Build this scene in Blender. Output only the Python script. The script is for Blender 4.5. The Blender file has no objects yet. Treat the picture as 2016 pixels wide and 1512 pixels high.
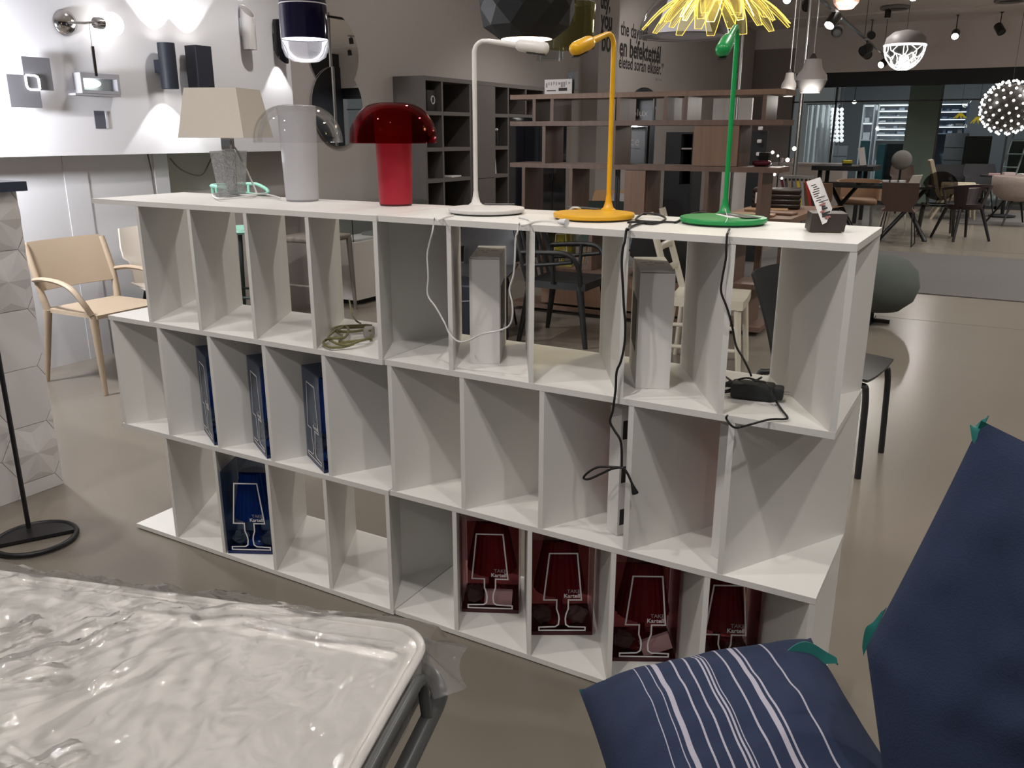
import bpy, bmesh, math, random
from mathutils import Vector, Matrix
random.seed(7)
PI = math.pi
SC = bpy.context.scene
COL = SC.collection

# ------------------------------------------------------------------ camera
CAM_LOC = Vector((2.6867, -1.8169, 1.4401))
CAM_R = Vector((0.86713, 0.49807, 0.00134))
CAM_U = Vector((-0.14302, 0.24642, 0.95855))
CAM_F = Vector((-0.4771, 0.83138, -0.28492))
FPX = 1656.41
cd = bpy.data.cameras.new('camera')
cam = bpy.data.objects.new('camera', cd)
COL.objects.link(cam)
cd.sensor_width = 36.0
cd.lens = FPX * 36.0 / 2016.0
cd.clip_end = 100
m = Matrix.Identity(4)
for i in range(3):
    m[i][0], m[i][1], m[i][2], m[i][3] = CAM_R[i], CAM_U[i], -CAM_F[i], CAM_LOC[i]
cam.matrix_world = m
SC.camera = cam

# ------------------------------------------------------------------ view, world
SC.view_settings.view_transform = 'Standard'
SC.view_settings.look = 'None'
SC.view_settings.exposure = -0.6
SC.view_settings.gamma = 1.0
SC.view_settings.use_curve_mapping = False
try:
    SC.cycles.max_bounces = 8
    SC.cycles.transparent_max_bounces = 24
    SC.cycles.sample_clamp_indirect = 3.0
    SC.cycles.caustics_reflective = False
    SC.cycles.caustics_refractive = False
except Exception:
    pass
wd = bpy.data.worlds.new('world')
SC.world = wd
wd.use_nodes = True
wd.node_tree.nodes['Background'].inputs[0].default_value = (0.80, 0.79, 0.80, 1)
wd.node_tree.nodes['Background'].inputs[1].default_value = 0.20


def spot_light(name, loc, target, watts, size_deg=70, blend=0.6, radius=0.05, color=(1, 0.95, 0.9)):
    l = bpy.data.lights.new(name, 'SPOT')
    l.energy = watts
    l.spot_size = math.radians(size_deg)
    l.spot_blend = blend
    l.shadow_soft_size = radius
    l.color = color
    o = bpy.data.objects.new(name, l)
    COL.objects.link(o)
    o.location = loc
    d = (Vector(target) - Vector(loc)).normalized()
    o.rotation_euler = d.to_track_quat('-Z', 'Y').to_euler()
    return o


CEIL = 3.62
# ceiling spots: (position, aim, watts, cone) ; every one hangs in a track head built further down
SPOTS = [
    ((0.5, -1.05, 3.42), (0.6, 0.1, 0.5), 105, 88),
    ((1.9, -1.2, 3.42), (1.6, 0.1, 0.5), 115, 88),
    ((3.3, -1.0, 3.42), (2.4, 0.1, 0.5), 95, 88),
    ((1.2, -3.2, 3.42), (1.2, -0.8, 0.5), 110, 80),
    ((-0.8, -0.6, 3.42), (-0.9, 0.8, 0.0), 130, 85),
    ((2.3, 2.3, 3.42), (1.6, 0.6, 1.0), 100, 80),
    ((0.2, 2.4, 3.42), (0.5, 0.6, 1.0), 80, 80),
    ((-0.3, 4.2, 3.42), (-2.4, 5.2, 1.4), 60, 80),
    ((1.7, 3.4, 3.42), (1.0, 4.6, 0.6), 60, 80),
    ((-0.8, 9.5, 3.42), (-2.5, 11.5, 1.7), 130, 80),
    ((2.6, 7.0, 3.42), (2.6, 7.6, 0.0), 100, 75),
    ((1.3, 9.0, 3.42), (1.0, 9.6, 0.3), 80, 80),
    ((3.3, 11.5, 3.42), (2.6, 12.0, 0.0), 90, 75),
    ((1.0, 13.6, 3.42), (1.0, 13.0, 0.3), 80, 80),
    ((5.5, 1.0, 3.42), (5.0, 1.5, 0.0), 120, 90),
    ((5.5, 5.0, 3.42), (5.0, 5.5, 0.0), 100, 90),
]
for gx in (4.2, 6.0, 8.0):  # added wide spots out of view that brighten the hall by bounce
    for gy in (-4.0, 0.5, 4.0, 7.5, 11.0, 14.5, 16.8):
        SPOTS.append(((gx, gy, 3.42), (gx - 0.2, gy + 0.3, 0.0), 120 if gy < 3 else 340, 125))
for gx, gy in ((0.5, -4.6), (2.6, -4.8), (-1.2, 2.6), (-1.0, 6.6), (0.6, 10.4), (2.2, 14.2), (0.4, 15.6)):  # more added wide spots to lift the hall and its floor
    SPOTS.append(((gx, gy, 3.42), (gx, gy + 0.2, 0.0), 160, 120))
for i, (a, b, e, c) in enumerate(SPOTS):
    spot_light('spot_light', a, b, e, c)


# ------------------------------------------------------------------ helpers
def W(u, v, x=None, y=None, z=None, d=None):
    """photo direction (2016x1512 frame) met with a plane of the room, or a distance"""
    r = CAM_R * ((u - 1008) / FPX) - CAM_U * ((v - 756) / FPX) + CAM_F
    if x is not None:
        s = (x - CAM_LOC.x) / r.x
    elif y is not None:
        s = (y - CAM_LOC.y) / r.y
    elif z is not None:
        s = (z - CAM_LOC.z) / r.z
    else:
        s = d / r.length
    return CAM_LOC + r * s


def HZ(b, u, v):
    """height on the vertical through b that shows at photo row v"""
    r = CAM_R * ((u - 1008) / FPX) - CAM_U * ((v - 756) / FPX) + CAM_F
    s = math.hypot(b[0] - CAM_LOC.x, b[1] - CAM_LOC.y) / math.hypot(r.x, r.y)
    return (CAM_LOC + r * s).z


def tag(o, label=None, cat=None, group=None, kind=None):
    if label: o['label'] = label
    if cat: o['category'] = cat
    if group: o['group'] = group
    if kind: o['kind'] = kind
    return o


def thing(name, label, cat, loc=(0, 0, 0), rz=0.0, group=None):
    o = bpy.data.objects.new(name, None)
    COL.objects.link(o)
    o.location = loc
    o.rotation_euler = (0, 0, rz)
    o.empty_display_size = 0.05
    return tag(o, label, cat, group)


def copy_tree(o, loc=None, rz=None, label=None):
    def rec(a, par):
        c = a.copy()
        COL.objects.link(c)
        c.parent = par
        for ch in list(a.children):
            rec(ch, c)
        return c
    c = rec(o, None)
    if loc is not None: c.location = loc
    if rz is not None: c.rotation_euler = (0, 0, rz)
    if label: c['label'] = label
    return c


class MB:
    def __init__(self):
        self.v = []
        self.f = []

    def add(self, vs, fs):
        n = len(self.v)
        self.v += [Vector(p) for p in vs]
        self.f += [tuple(i + n for i in q) for q in fs]
        return self

    def box(self, x0, x1, y0, y1, z0, z1, M=None):
        vs = [(x0, y0, z0), (x1, y0, z0), (x1, y1, z0), (x0, y1, z0), (x0, y0, z1), (x1, y0, z1), (x1, y1, z1), (x0, y1, z1)]
        if M is not None: vs = [M @ Vector(p) for p in vs]
        return self.add(vs, [(3, 2, 1, 0), (4, 5, 6, 7), (0, 1, 5, 4), (1, 2, 6, 5), (2, 3, 7, 6), (3, 0, 4, 7)])

    def rbox(self, x0, x1, y0, y1, z0, z1, r, seg=3, M=None):
        """box with rounded edges"""
        cs = []
        bm = bmesh.new()
        bmesh.ops.create_cube(bm, size=1.0)
        for p in bm.verts:
            p.co = Vector((x0 + (p.co.x + .5) * (x1 - x0), y0 + (p.co.y + .5) * (y1 - y0), z0 + (p.co.z + .5) * (z1 - z0)))
        r = min(r, abs(x1 - x0) * .49, abs(y1 - y0) * .49, abs(z1 - z0) * .49)
        bmesh.ops.bevel(bm, geom=list(bm.edges), offset=r, segments=seg, profile=0.5, affect='EDGES')
        bm.verts.index_update()
        vs = [p.co.copy() for p in bm.verts]
        if M is not None: vs = [M @ p for p in vs]
        fs = [tuple(q.index for q in f.verts) for f in bm.faces]
        bm.free()
        return self.add(vs, fs)

    def prism(self, pts, h0, h1, fr=None):
        """2D outline (counter clockwise) raised from h0 to h1; fr maps (a,b,h) to space"""
        fr = fr or (lambda a, b, h: (a, b, h))
        n = len(pts)
        vs = [fr(a, b, h0) for a, b in pts] + [fr(a, b, h1) for a, b in pts]
        fs = [tuple(reversed(range(n))), tuple(range(n, 2 * n))]
        fs += [(i, (i + 1) % n, n + (i + 1) % n, n + i) for i in range(n)]
        return self.add(vs, fs)

    def tube(self, path, r, n=8, closed=False, flat=1.0):
        path = [Vector(p) for p in path]
        k = len(path)
        rs = r if isinstance(r, (list, tuple)) else [r] * k
        vs, fs = [], []
        up = Vector((0, 0, 1))
        prev = None
        for i, p in enumerate(path):
            a = path[(i - 1) % k] if (i > 0 or closed) else p
            b = path[(i + 1) % k] if (i < k - 1 or closed) else p
            t = (b - a)
            t = t.normalized() if t.length > 1e-9 else Vector((0, 0, 1))
            if prev is None:
                s = t.cross(up)
                if s.length < 1e-3: s = t.cross(Vector((1, 0, 0)))
            else:
                s = prev - t * prev.dot(t)
                if s.length < 1e-6: s = t.cross(up)
            s.normalize()
            prev = s
            q = t.cross(s)
            for j in range(n):
                an = 2 * PI * j / n
                vs.append(p + s * (math.cos(an) * rs[i]) + q * (math.sin(an) * rs[i] * flat))
        for i in range(k if closed else k - 1):
            i2 = (i + 1) % k
            for j in range(n):
                j2 = (j + 1) % n
                fs.append((i * n + j, i * n + j2, i2 * n + j2, i2 * n + j))
        if not closed:
            fs.append(tuple(reversed(range(n))))
            fs.append(tuple(range((k - 1) * n, k * n)))
        return self.add(vs, fs)

    def lathe(self, prof, n=32, c=(0, 0, 0), cap=True, M=None):
        """profile [(radius, z)] turned about the upright axis through c"""
        vs, fs = [], []
        c = Vector(c)
        k = len(prof)
        for r, z in prof:
            for j in range(n):
                a = 2 * PI * j / n
                p = Vector((math.cos(a) * r, math.sin(a) * r, z))
                if M is not None: p = M @ p
                vs.append(c + p)
        for i in range(k - 1):
            for j in range(n):
                j2 = (j + 1) % n
                fs.append((i * n + j, i * n + j2, (i + 1) * n + j2, (i + 1) * n + j))
        if cap:
            if prof[0][0] > 1e-5: fs.append(tuple(reversed(range(n))))
            if prof[-1][0] > 1e-5: fs.append(tuple(range((k - 1) * n, k * n)))
        return self.add(vs, fs)

    def ball(self, c, r, nu=16, nv=10, s=(1, 1, 1)):
        prof = [(max(1e-4, math.sin(PI * i / nv)) * r, -math.cos(PI * i / nv) * r) for i in range(nv + 1)]
        return self.lathe(prof, nu, c, cap=True, M=Matrix.Diagonal((s[0], s[1], s[2])))

    def sheet(self, fn, nu, nv, th=0.0):
        """surface fn(a,b) a,b in 0..1, given thickness th along its normal"""
        g = [[Vector(fn(i / nu, j / nv)) for j in range(nv + 1)] for i in range(nu + 1)]
        def nrm(i, j):
            a = g[min(i + 1, nu)][j] - g[max(i - 1, 0)][j]
            b = g[i][min(j + 1, nv)] - g[i][max(j - 1, 0)]
            q = a.cross(b)
            return q.normalized() if q.length > 1e-12 else Vector((0, 0, 1))
        idx = lambda i, j: i * (nv + 1) + j
        vs = [g[i][j] for i in range(nu + 1) for j in range(nv + 1)]
        fs = [(idx(i, j), idx(i + 1, j), idx(i + 1, j + 1), idx(i, j + 1)) for i in range(nu) for j in range(nv)]
        if th:
            n0 = len(vs)
            vs += [g[i][j] - nrm(i, j) * th for i in range(nu + 1) for j in range(nv + 1)]
            fs += [tuple(n0 + q for q in reversed(f)) for f in fs]
            for i in range(nu):
                fs.append((idx(i, 0), n0 + idx(i, 0), n0 + idx(i + 1, 0), idx(i + 1, 0)))
                fs.append((idx(i + 1, nv), n0 + idx(i + 1, nv), n0 + idx(i, nv), idx(i, nv)))
            for j in range(nv):
                fs.append((idx(0, j + 1), n0 + idx(0, j + 1), n0 + idx(0, j), idx(0, j)))
                fs.append((idx(nu, j), n0 + idx(nu, j), n0 + idx(nu, j + 1), idx(nu, j + 1)))
        return self.add(vs, fs)

    def build(self, name, mat, parent=None, world=False, smooth=None, weld=False):
        vs = self.v
        if world and parent is not None:
            Mi = (Matrix.Translation(parent.location) @ Matrix.Rotation(parent.rotation_euler[2], 4, 'Z')).inverted()
            q = parent
            vs = [Mi @ p for p in vs]
        me = bpy.data.meshes.new(name)
        me.from_pydata([tuple(p) for p in vs], [], self.f)
        me.update()
        bm = bmesh.new()
        bm.from_mesh(me)
        if weld: bmesh.ops.remove_doubles(bm, verts=bm.verts, dist=1e-4)
        bmesh.ops.recalc_face_normals(bm, faces=bm.faces)
        bm.to_mesh(me)
        bm.free()
        if smooth:
            for p in me.polygons: p.use_smooth = True
            me.set_sharp_from_angle(angle=math.radians(smooth))
        for mm in (mat if isinstance(mat, (list, tuple)) else [mat]): me.materials.append(mm)
        o = bpy.data.objects.new(name, me)
        COL.objects.link(o)
        if parent is not None: o.parent = parent
        return o


def rotz(a): return Matrix.Rotation(a, 4, 'Z')
def trs(loc, rz=0, rx=0, ry=0):
    return Matrix.Translation(loc) @ Matrix.Rotation(rz, 4, 'Z') @ Matrix.Rotation(ry, 4, 'Y') @ Matrix.Rotation(rx, 4, 'X')


def bez(pts, n=8):
    """smooth curve through points (Catmull-Rom)"""
    P = [Vector(p) for p in pts]
    out = []
    for i in range(len(P) - 1):
        a, b, c, d = P[max(i - 1, 0)], P[i], P[i + 1], P[min(i + 2, len(P) - 1)]
        for k in range(n):
            t = k / n
            out.append(0.5 * ((2 * b) + (c - a) * t + (2 * a - 5 * b + 4 * c - d) * t * t + (3 * b - a - 3 * c + d) * t ** 3))
    out.append(P[-1])
    return out


def text(name, body, mat, parent, M, size, xs=1.0, ext=0.0004, off=0.0, align='LEFT', space=1.0):
    cu = bpy.data.curves.new(name, 'FONT')
    cu.body = body
    cu.size = size
    cu.extrude = ext
    cu.offset = off
    cu.align_x = align
    cu.space_character = space
    cu.resolution_u = 3
    cu.materials.append(mat)
    f = bpy.data.objects.new(name, cu)
    COL.objects.link(f)
    me = bpy.data.meshes.new_from_object(f.evaluated_get(bpy.context.evaluated_depsgraph_get()))
    bpy.data.objects.remove(f)
    bpy.data.curves.remove(cu)
    me.name = name
    if not me.materials: me.materials.append(mat)
    T = M @ Matrix.Diagonal((xs, 1, 1, 1))
    me.transform(T)
    o = bpy.data.objects.new(name, me)
    COL.objects.link(o)
    o.parent = parent
    return o


# ------------------------------------------------------------------ materials
MATS = {}


def mat(name, col, rough=0.5, metal=0.0, spec=0.5, var=0.04, scale=8.0, bump=0.0, bscale=60.0, emit=None, estr=0.0, coat=0.0, sheen=0.0, trans=0.0, ior=1.45, alpha=1.0, stretch=None):
    if name in MATS: return MATS[name]
    M = bpy.data.materials.new(name)
    M.use_nodes = True
    N, L = M.node_tree.nodes, M.node_tree.links
    b = N['Principled BSDF']
    b.inputs['Roughness'].default_value = rough
    b.inputs['Metallic'].default_value = metal
    b.inputs['Specular IOR Level'].default_value = spec
    b.inputs['Coat Weight'].default_value = coat
    b.inputs['Sheen Weight'].default_value = sheen
    b.inputs['Transmission Weight'].default_value = trans
    b.inputs['IOR'].default_value = ior
    b.inputs['Alpha'].default_value = alpha
    tc = N.new('ShaderNodeTexCoord')
    mp = N.new('ShaderNodeMapping')
    if stretch: mp.inputs['Scale'].default_value = stretch
    L.new(tc.outputs['Object'], mp.inputs[0])
    nz = N.new('ShaderNodeTexNoise')
    nz.inputs['Scale'].default_value = scale
    nz.inputs['Detail'].default_value = 4
    L.new(mp.outputs[0], nz.inputs['Vector'])
    mx = N.new('ShaderNodeMix')
    mx.data_type = 'RGBA'
    c = Vector(col)
    mx.inputs['A'].default_value = (*(c * (1 - var)), 1)
    mx.inputs['B'].default_value = (*[min(1, q) for q in (c * (1 + var))], 1)
    L.new(nz.outputs['Fac'], mx.inputs['Factor'])
    L.new(mx.outputs['Result'], b.inputs['Base Color'])
    if bump:
        n2 = N.new('ShaderNodeTexNoise')
        n2.inputs['Scale'].default_value = bscale
        L.new(mp.outputs[0], n2.inputs['Vector'])
        bp = N.new('ShaderNodeBump')
        bp.inputs['Strength'].default_value = bump
        bp.inputs['Distance'].default_value = 0.01
        L.new(n2.outputs['Fac'], bp.inputs['Height'])
        L.new(bp.outputs[0], b.inputs['Normal'])
    if emit:
        b.inputs['Emission Color'].default_value = (*emit, 1)
        b.inputs['Emission Strength'].default_value = estr
    MATS[name] = M
    return M


def thin(name, tint=(1, 1, 1), refl=0.12, rough=0.02, wrinkle=0.0, wscale=8.0, haze=0.0, hcol=(.9, .9, .9), fmul=0.7):
    """thin clear sheet: mostly see-through with a fresnel gloss and an optional milky haze"""
    if name in MATS: return MATS[name]
    M = bpy.data.materials.new(name)
    M.use_nodes = True
    N, L = M.node_tree.nodes, M.node_tree.links
    N.remove(N['Principled BSDF'])
    out = N['Material Output']
    tr = N.new('ShaderNodeBsdfTransparent')
    tr.inputs[0].default_value = (*tint, 1)
    gl = N.new('ShaderNodeBsdfGlossy')
    gl.inputs['Roughness'].default_value = rough
    gl.inputs['Color'].default_value = (1, 1, 1, 1)
    lw = N.new('ShaderNodeLayerWeight')
    lw.inputs[0].default_value = refl
    mx = N.new('ShaderNodeMixShader')
    base = tr.outputs[0]
    if haze:
        df = N.new('ShaderNodeBsdfDiffuse')
        df.inputs[0].default_value = (*hcol, 1)
        tl = N.new('ShaderNodeBsdfTranslucent')
        tl.inputs[0].default_value = (*hcol, 1)
        m3 = N.new('ShaderNodeMixShader')
        m3.inputs[0].default_value = 0.5
        L.new(df.outputs[0], m3.inputs[1]); L.new(tl.outputs[0], m3.inputs[2])
        m2 = N.new('ShaderNodeMixShader')
        m2.inputs[0].default_value = haze
        L.new(tr.outputs[0], m2.inputs[1])
        L.new(m3.outputs[0], m2.inputs[2])
        base = m2.outputs[0]
    fm = N.new('ShaderNodeMath'); fm.operation = 'MULTIPLY'; fm.inputs[1].default_value = fmul
    L.new(lw.outputs['Fresnel'], fm.inputs[0])
    L.new(fm.outputs[0], mx.inputs[0])
    L.new(base, mx.inputs[1])
    L.new(gl.outputs[0], mx.inputs[2])
    L.new(mx.outputs[0], out.inputs[0])
    if wrinkle:
        tc = N.new('ShaderNodeTexCoord')
        nz = N.new('ShaderNodeTexNoise')
        nz.inputs['Scale'].default_value = wscale
        nz.inputs['Detail'].default_value = 6
        nz.inputs['Distortion'].default_value = 1.2
        L.new(tc.outputs['Object'], nz.inputs['Vector'])
        bp = N.new('ShaderNodeBump')
        bp.inputs['Strength'].default_value = wrinkle
        bp.inputs['Distance'].default_value = 0.03
        L.new(nz.outputs['Fac'], bp.inputs['Height'])
        L.new(bp.outputs[0], gl.inputs['Normal'])
        L.new(bp.outputs[0], lw.inputs['Normal'])
    MATS[name] = M
    return M


def wood(name, c1, c2, rough=0.45, sc=(30, 30, 1.5)):
    if name in MATS: return MATS[name]
    M = mat(name, c1, rough)
    N, L = M.node_tree.nodes, M.node_tree.links
    mp = [n for n in N if n.type == 'MAPPING'][0]
    mp.inputs['Scale'].default_value = sc
    mx = [n for n in N if n.type == 'MIX'][0]
    mx.inputs['A'].default_value = (*c1, 1)
    mx.inputs['B'].default_value = (*c2, 1)
    nz = [n for n in N if n.type == 'TEX_NOISE'][0]
    nz.inputs['Scale'].default_value = 1.0
    nz.inputs['Distortion'].default_value = 0.6
    return M


def glow(name, col, s):
    return mat(name, col, 0.5, emit=col, estr=s, var=0.0)


WHITE = mat('white_laminate', (0.80, 0.79, 0.765), 0.42, var=0.01)
PLASTER = mat('mauve_plaster', (0.46, 0.42, 0.40), 0.8, var=0.03, scale=3, bump=0.05, bscale=40)
PANELW = mat('white_wall_paint', (0.80, 0.80, 0.84), 0.7, var=0.015, scale=3)
LOWWALL = mat('grey_white_wall', (0.62, 0.62, 0.645), 0.75, var=0.04, scale=2.5, bump=0.05, bscale=30)
CEILM = mat('ceiling_paint', (0.80, 0.735, 0.715), 0.85, var=0.02, scale=2)
BLACK = mat('black_satin', (0.012, 0.012, 0.014), 0.4)
BLACKM = mat('black_matte', (0.02, 0.021, 0.024), 0.75)
BLACKG = mat('black_gloss', (0.008, 0.008, 0.011), 0.06)
CHROME = mat('chrome', (0.75, 0.75, 0.77), 0.12, metal=1.0)
STEEL = mat('brushed_steel', (0.55, 0.54, 0.53), 0.3, metal=1.0)
DARKM = mat('dark_grey_metal', (0.05, 0.052, 0.055), 0.35, metal=0.3)
WALNUT = wood('walnut', (0.105, 0.062, 0.045), (0.20, 0.125, 0.092))
WALNUTL = wood('walnut_light', (0.17, 0.10, 0.066), (0.27, 0.165, 0.108))
OAK = wood('oak', (0.30, 0.17, 0.085), (0.42, 0.26, 0.14))
CABLEB = mat('black_cable', (0.015, 0.014, 0.014), 0.5)
CABLEW = mat('white_cable', (0.78, 0.77, 0.76), 0.4)
CARDW = mat('white_card', (0.82, 0.80, 0.79), 0.6, var=0.015)
PRINT = mat('white_print', (0.75, 0.74, 0.76), 0.5, var=0)
GREYPRINT = mat('grey_print', (0.30, 0.28, 0.29), 0.5, var=0)
INK = mat('dark_ink', (0.03, 0.027, 0.027), 0.7, var=0)
CLEAR = thin('clear_plastic', (0.96, 0.96, 0.96), 0.10)
CLEARG = thin('clear_glass', (0.93, 0.95, 0.95), 0.16)

# ================================================================== structure
# polished concrete floor
FL = mat('polished_concrete', (0.195, 0.172, 0.142), 0.26, spec=0.45, var=0.10, scale=0.7)
floor = tag(MB().box(-2.7, 9.5, -6.5, 34, -0.12, 0).build('floor', FL), 'grey brown polished concrete floor of the showroom', kind='structure')
JOINT = mat('floor_joint', (0.12, 0.10, 0.085), 0.6)
for k, (a, b) in enumerate(((3.6, 5.62), (9.2, 5.62))):
    MB().box(-2.4, 9.4, 5.615 + 5.0 * k, 5.621 + 5.0 * k, 0.0, 0.0012).build('expansion_joint', JOINT, floor)

XW = -2.5
WALLY1 = 17.6
wl = tag(MB().box(XW - 0.2, XW, -6.5, WALLY1 + 0.2, 0, CEIL).build('wall_left', PLASTER), 'long mauve grey plaster wall with lettering', kind='structure')
tag(MB().box(-2.7, 9.7, -6.5, 17.9, CEIL, CEIL + 0.15).build('ceiling', CEILM), 'mauve grey showroom ceiling', kind='structure')
# lower, whiter part of the left wall
y148 = W(148, 500, x=XW + 0.05).y
y330 = W(330, 340, x=XW + 0.05).y
y305 = W(305, 340, x=XW + 0.05).y
t1 = tag(MB().box(XW, XW + 0.05, -4.0, y330, 0, 1.7).build('trim_1', LOWWALL), 'pale grey lower wall cladding under the lit display panel', kind='structure')
MB().box(XW + 0.05, XW + 0.056, y148, y148 + 0.16, 0, 1.35).build('cladding_strip', LOWWALL, t1)
MB().box(XW + 0.05, XW + 0.062, y305 - 0.01, y330, 0, 1.35).build('cladding_strip', LOWWALL, t1)
MB().tube([(XW + 0.054, y305 - 0.05, 1.36), (XW + 0.054, y305 - 0.03, 1.2), (XW + 0.054, y305 - 0.01, 0.6)], 0.004, 6).build('wall_crack', JOINT, t1)
# lit display panel
XP = -2.35
yend = W(577, 200, x=XP).y
pan = tag(MB().box(XW + 0.001, XP, -4.0, yend, 1.308, CEIL - 0.002).build('trim_2', PANELW), 'bright white display panel carrying the wall lamps', kind='structure')
# small square recess in the panel, its shade put into a dark plate
a, b = W(184, 218, x=XP), W(214, 253, x=XP)
rc = MB().box(XP - 0.001, XP + 0.003, a.y, b.y - 0.015, b.z, a.z).build('recess', mat('recess_shade', (0.10, 0.10, 0.13), 0.7), pan)
MB().box(XP - 0.001, XP + 0.006, b.y - 0.015, b.y, b.z, a.z).build('recess_edge', mat('recess_edge', (0.6, 0.6, 0.64), 0.7), pan)

# column on the left wall that carries part of the lettering
yc = W(1145, 200, x=XW).y
xc = W(1176, 200, y=yc).x
yc2 = W(1219, 60, x=xc).y
colm = tag(MB().box(XW, xc, yc, yc2, 0, CEIL).build('trim_3', PLASTER), 'plaster pillar standing out of the lettered wall', kind='structure')


def wall_text(body, u, v, x, h_px, par, xs=0.5, ink=INK, off=0.004):
    p = W(u, v, x=x + 0.002)
    dist = (p - CAM_LOC).length
    size = h_px / FPX * dist / 0.70
    M = Matrix(((0, 0, 1, 0), (1, 0, 0, 0), (0, 1, 0, 0), (0, 0, 0, 1)))
    M = Matrix.Translation(p) @ M
    return text('lettering', body, ink, par, M, size, xs, 0.0006, off)


wall_text('uty,', 1182, 14, xc, 26, colm, 0.8, off=0.010)
wall_text('you', 1183, 53, xc, 30, colm, 0.8, off=0.010)
wall_text('ből', 1184, 98, xc, 34, colm, 0.8, off=0.010)
wall_text('the days of', 1222, 68, XW, 24, wl, 0.86)
wall_text('en befektettél', 1219, 108, XW, 31, wl, 0.86, off=0.010)
wall_text('életed során elkísér.”', 1218, 133, XW, 22, wl, 0.86)
wall_text('Paulo Coelho', 1290, 158, XW, 5, wl, 0.9, GREYPRINT, 0.0)
wall_text('éd', 1120, 8, XW, 22, wl, 0.9, off=0.008)

# far end: bulkhead over the shop window, side piece of wall, right dark wall
YG = 17.9
bk = tag(MB().box(-2.7, 9.5, YG - 0.05, YG + 0.25, W(1800, 138, y=YG).z, CEIL).build('wall_back', CEILM), 'plaster bulkhead over the glass shopfront', kind='structure')
tag(MB().box(-2.5, 9.5, 16.3, 17.84, CEIL - 0.03, CEIL - 0.001).build('trim_4', CEILM), 'dropped ceiling strip in front of the shopfront bulkhead', kind='structure')
xs_ = W(1556, 250, y=YG).x
tag(MB().box(-2.7, xs_, YG - 0.06, YG + 0.2, 0, 3.2).build('wall_side', mat('taupe_wall', (0.30, 0.27, 0.26), 0.8)), 'taupe end wall beside the glass shopfront', kind='structure')
DKWALL = mat('charcoal_wall', (0.022, 0.024, 0.030), 0.35)
wr = tag(MB().box(9.3, 9.5, -6.5, 17.9, 0, CEIL).build('wall_right', DKWALL), 'charcoal wall on the far side of the hall', kind='structure')
# glowing sign on it, which the round mirror reflects
SIGN = glow('sign_cyan', (0.45, 0.9, 1.0), 3.0)
Ms = Matrix(((0, 0, -1, 0), (-1, 0, 0, 0), (0, 1, 0, 0), (0, 0, 0, 1)))
text('glowing_sign', 'IDdesign', SIGN, wr, Matrix.Translation((9.29, 15.6, 2.0)) @ Ms, 0.55, 1, 0.01)

# shop window: mullions, transom band and panes
win = tag(MB().box(xs_, 9.3, YG, YG + 0.12, W(1800, 168, y=YG).z, W(1800, 138, y=YG).z).build('window_1', mat('dark_fascia', (0.012, 0.013, 0.016), 0.5)), 'glass shopfront at the end of the hall', kind='structure')
zt = W(1800, 168, y=YG).z
PANE = thin('shop_glass', (0.86, 0.90, 0.89), 0.12, 0.01)
MULL = mat('dark_mullion', (0.03, 0.03, 0.034), 0.4)
xsr = [xs_, W(1640, 250, y=YG).x, W(1846, 250, y=YG).x, W(1985, 250, y=YG).x, 5.2, 7.2, 9.2]
for i in range(len(xsr) - 1):
    MB().box(xsr[i] + 0.02, xsr[i + 1] - 0.02, YG + 0.05, YG + 0.062, 0.06, zt).build('pane', PANE, win)
    MB().box(xsr[i] - 0.02, xsr[i] + 0.02, YG + 0.03, YG + 0.09, 0.0, zt).build('mullion', MULL, win)
MB().box(xs_, 9.2, YG + 0.03, YG + 0.09, 0.0, 0.06).build('bottom_rail', MULL, win)
MB().box(xs_, 9.2, YG + 0.03, YG + 0.09, W(1800, 199, y=YG).z, W(1800, 196, y=YG).z).build('transom', MULL, win)
# pale pillar right behind the glass
a, b = W(1785, 250, y=YG + 0.6), W(1846, 250, y=YG + 0.6)
tag(MB().box(a.x, b.x, YG + 0.4, YG + 1.0, 0, 3.9).build('trim_5', mat('greenish_pillar', (0.36, 0.39, 0.34), 0.7)), 'pale green grey pillar behind the shop glass', kind='structure')
# the shop next door: dark ceiling and back wall
tag(MB().box(-2.7, 9.5, 30, 30.2, 0, 4.2).build('wall_next_shop', mat('next_shop_wall', (0.16, 0.165, 0.175), 0.6)), 'back wall of the shop behind the glass', kind='structure')
tag(MB().box(-2.7, 9.5, YG + 0.25, 30.2, 4.0, 4.1).build('ceiling_next_shop', mat('next_shop_ceiling', (0.035, 0.035, 0.04), 0.8)), 'dark ceiling of the shop behind the glass', kind='structure')
spot_light('shop_fill_light', (0.6, 21.5, 3.85), (0.3, 24, 0.8), 900, 120, color=(0.88, 0.94, 1))  # added lamps without fixtures, brightening the shop next door
spot_light('shop_fill_light', (3.0, 21.5, 3.85), (3.0, 24, 0.8), 800, 120, color=(0.88, 0.94, 1))

spot_light('shop_fill_light', (0.2, 19.0, 3.85), (-0.2, 20.5, 1.5), 320, 90, color=(0.9, 0.95, 1))  # added spot that brightens the white drape

# ================================================================== the white bookcase (two units)
K = 1.06
Lu, Dp, Hh, Tt, Td = 1.2204, 0.3779, 0.4028, 0.0158, 0.0141
A1, P1, S1 = 0.2208, 0.2465, 0.2183
A2, P2 = 0.0082, 0.2453
S2 = Lu - (A2 + 4 * P2 + Td)
G0 = 0.004
ZD = G0 + Tt
ZL = [ZD + i * Hh for i in range(4)]          # tops of the four boards, D C B A
ZC_, ZB_, ZA_ = ZL[1], ZL[2], ZL[3]


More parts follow.
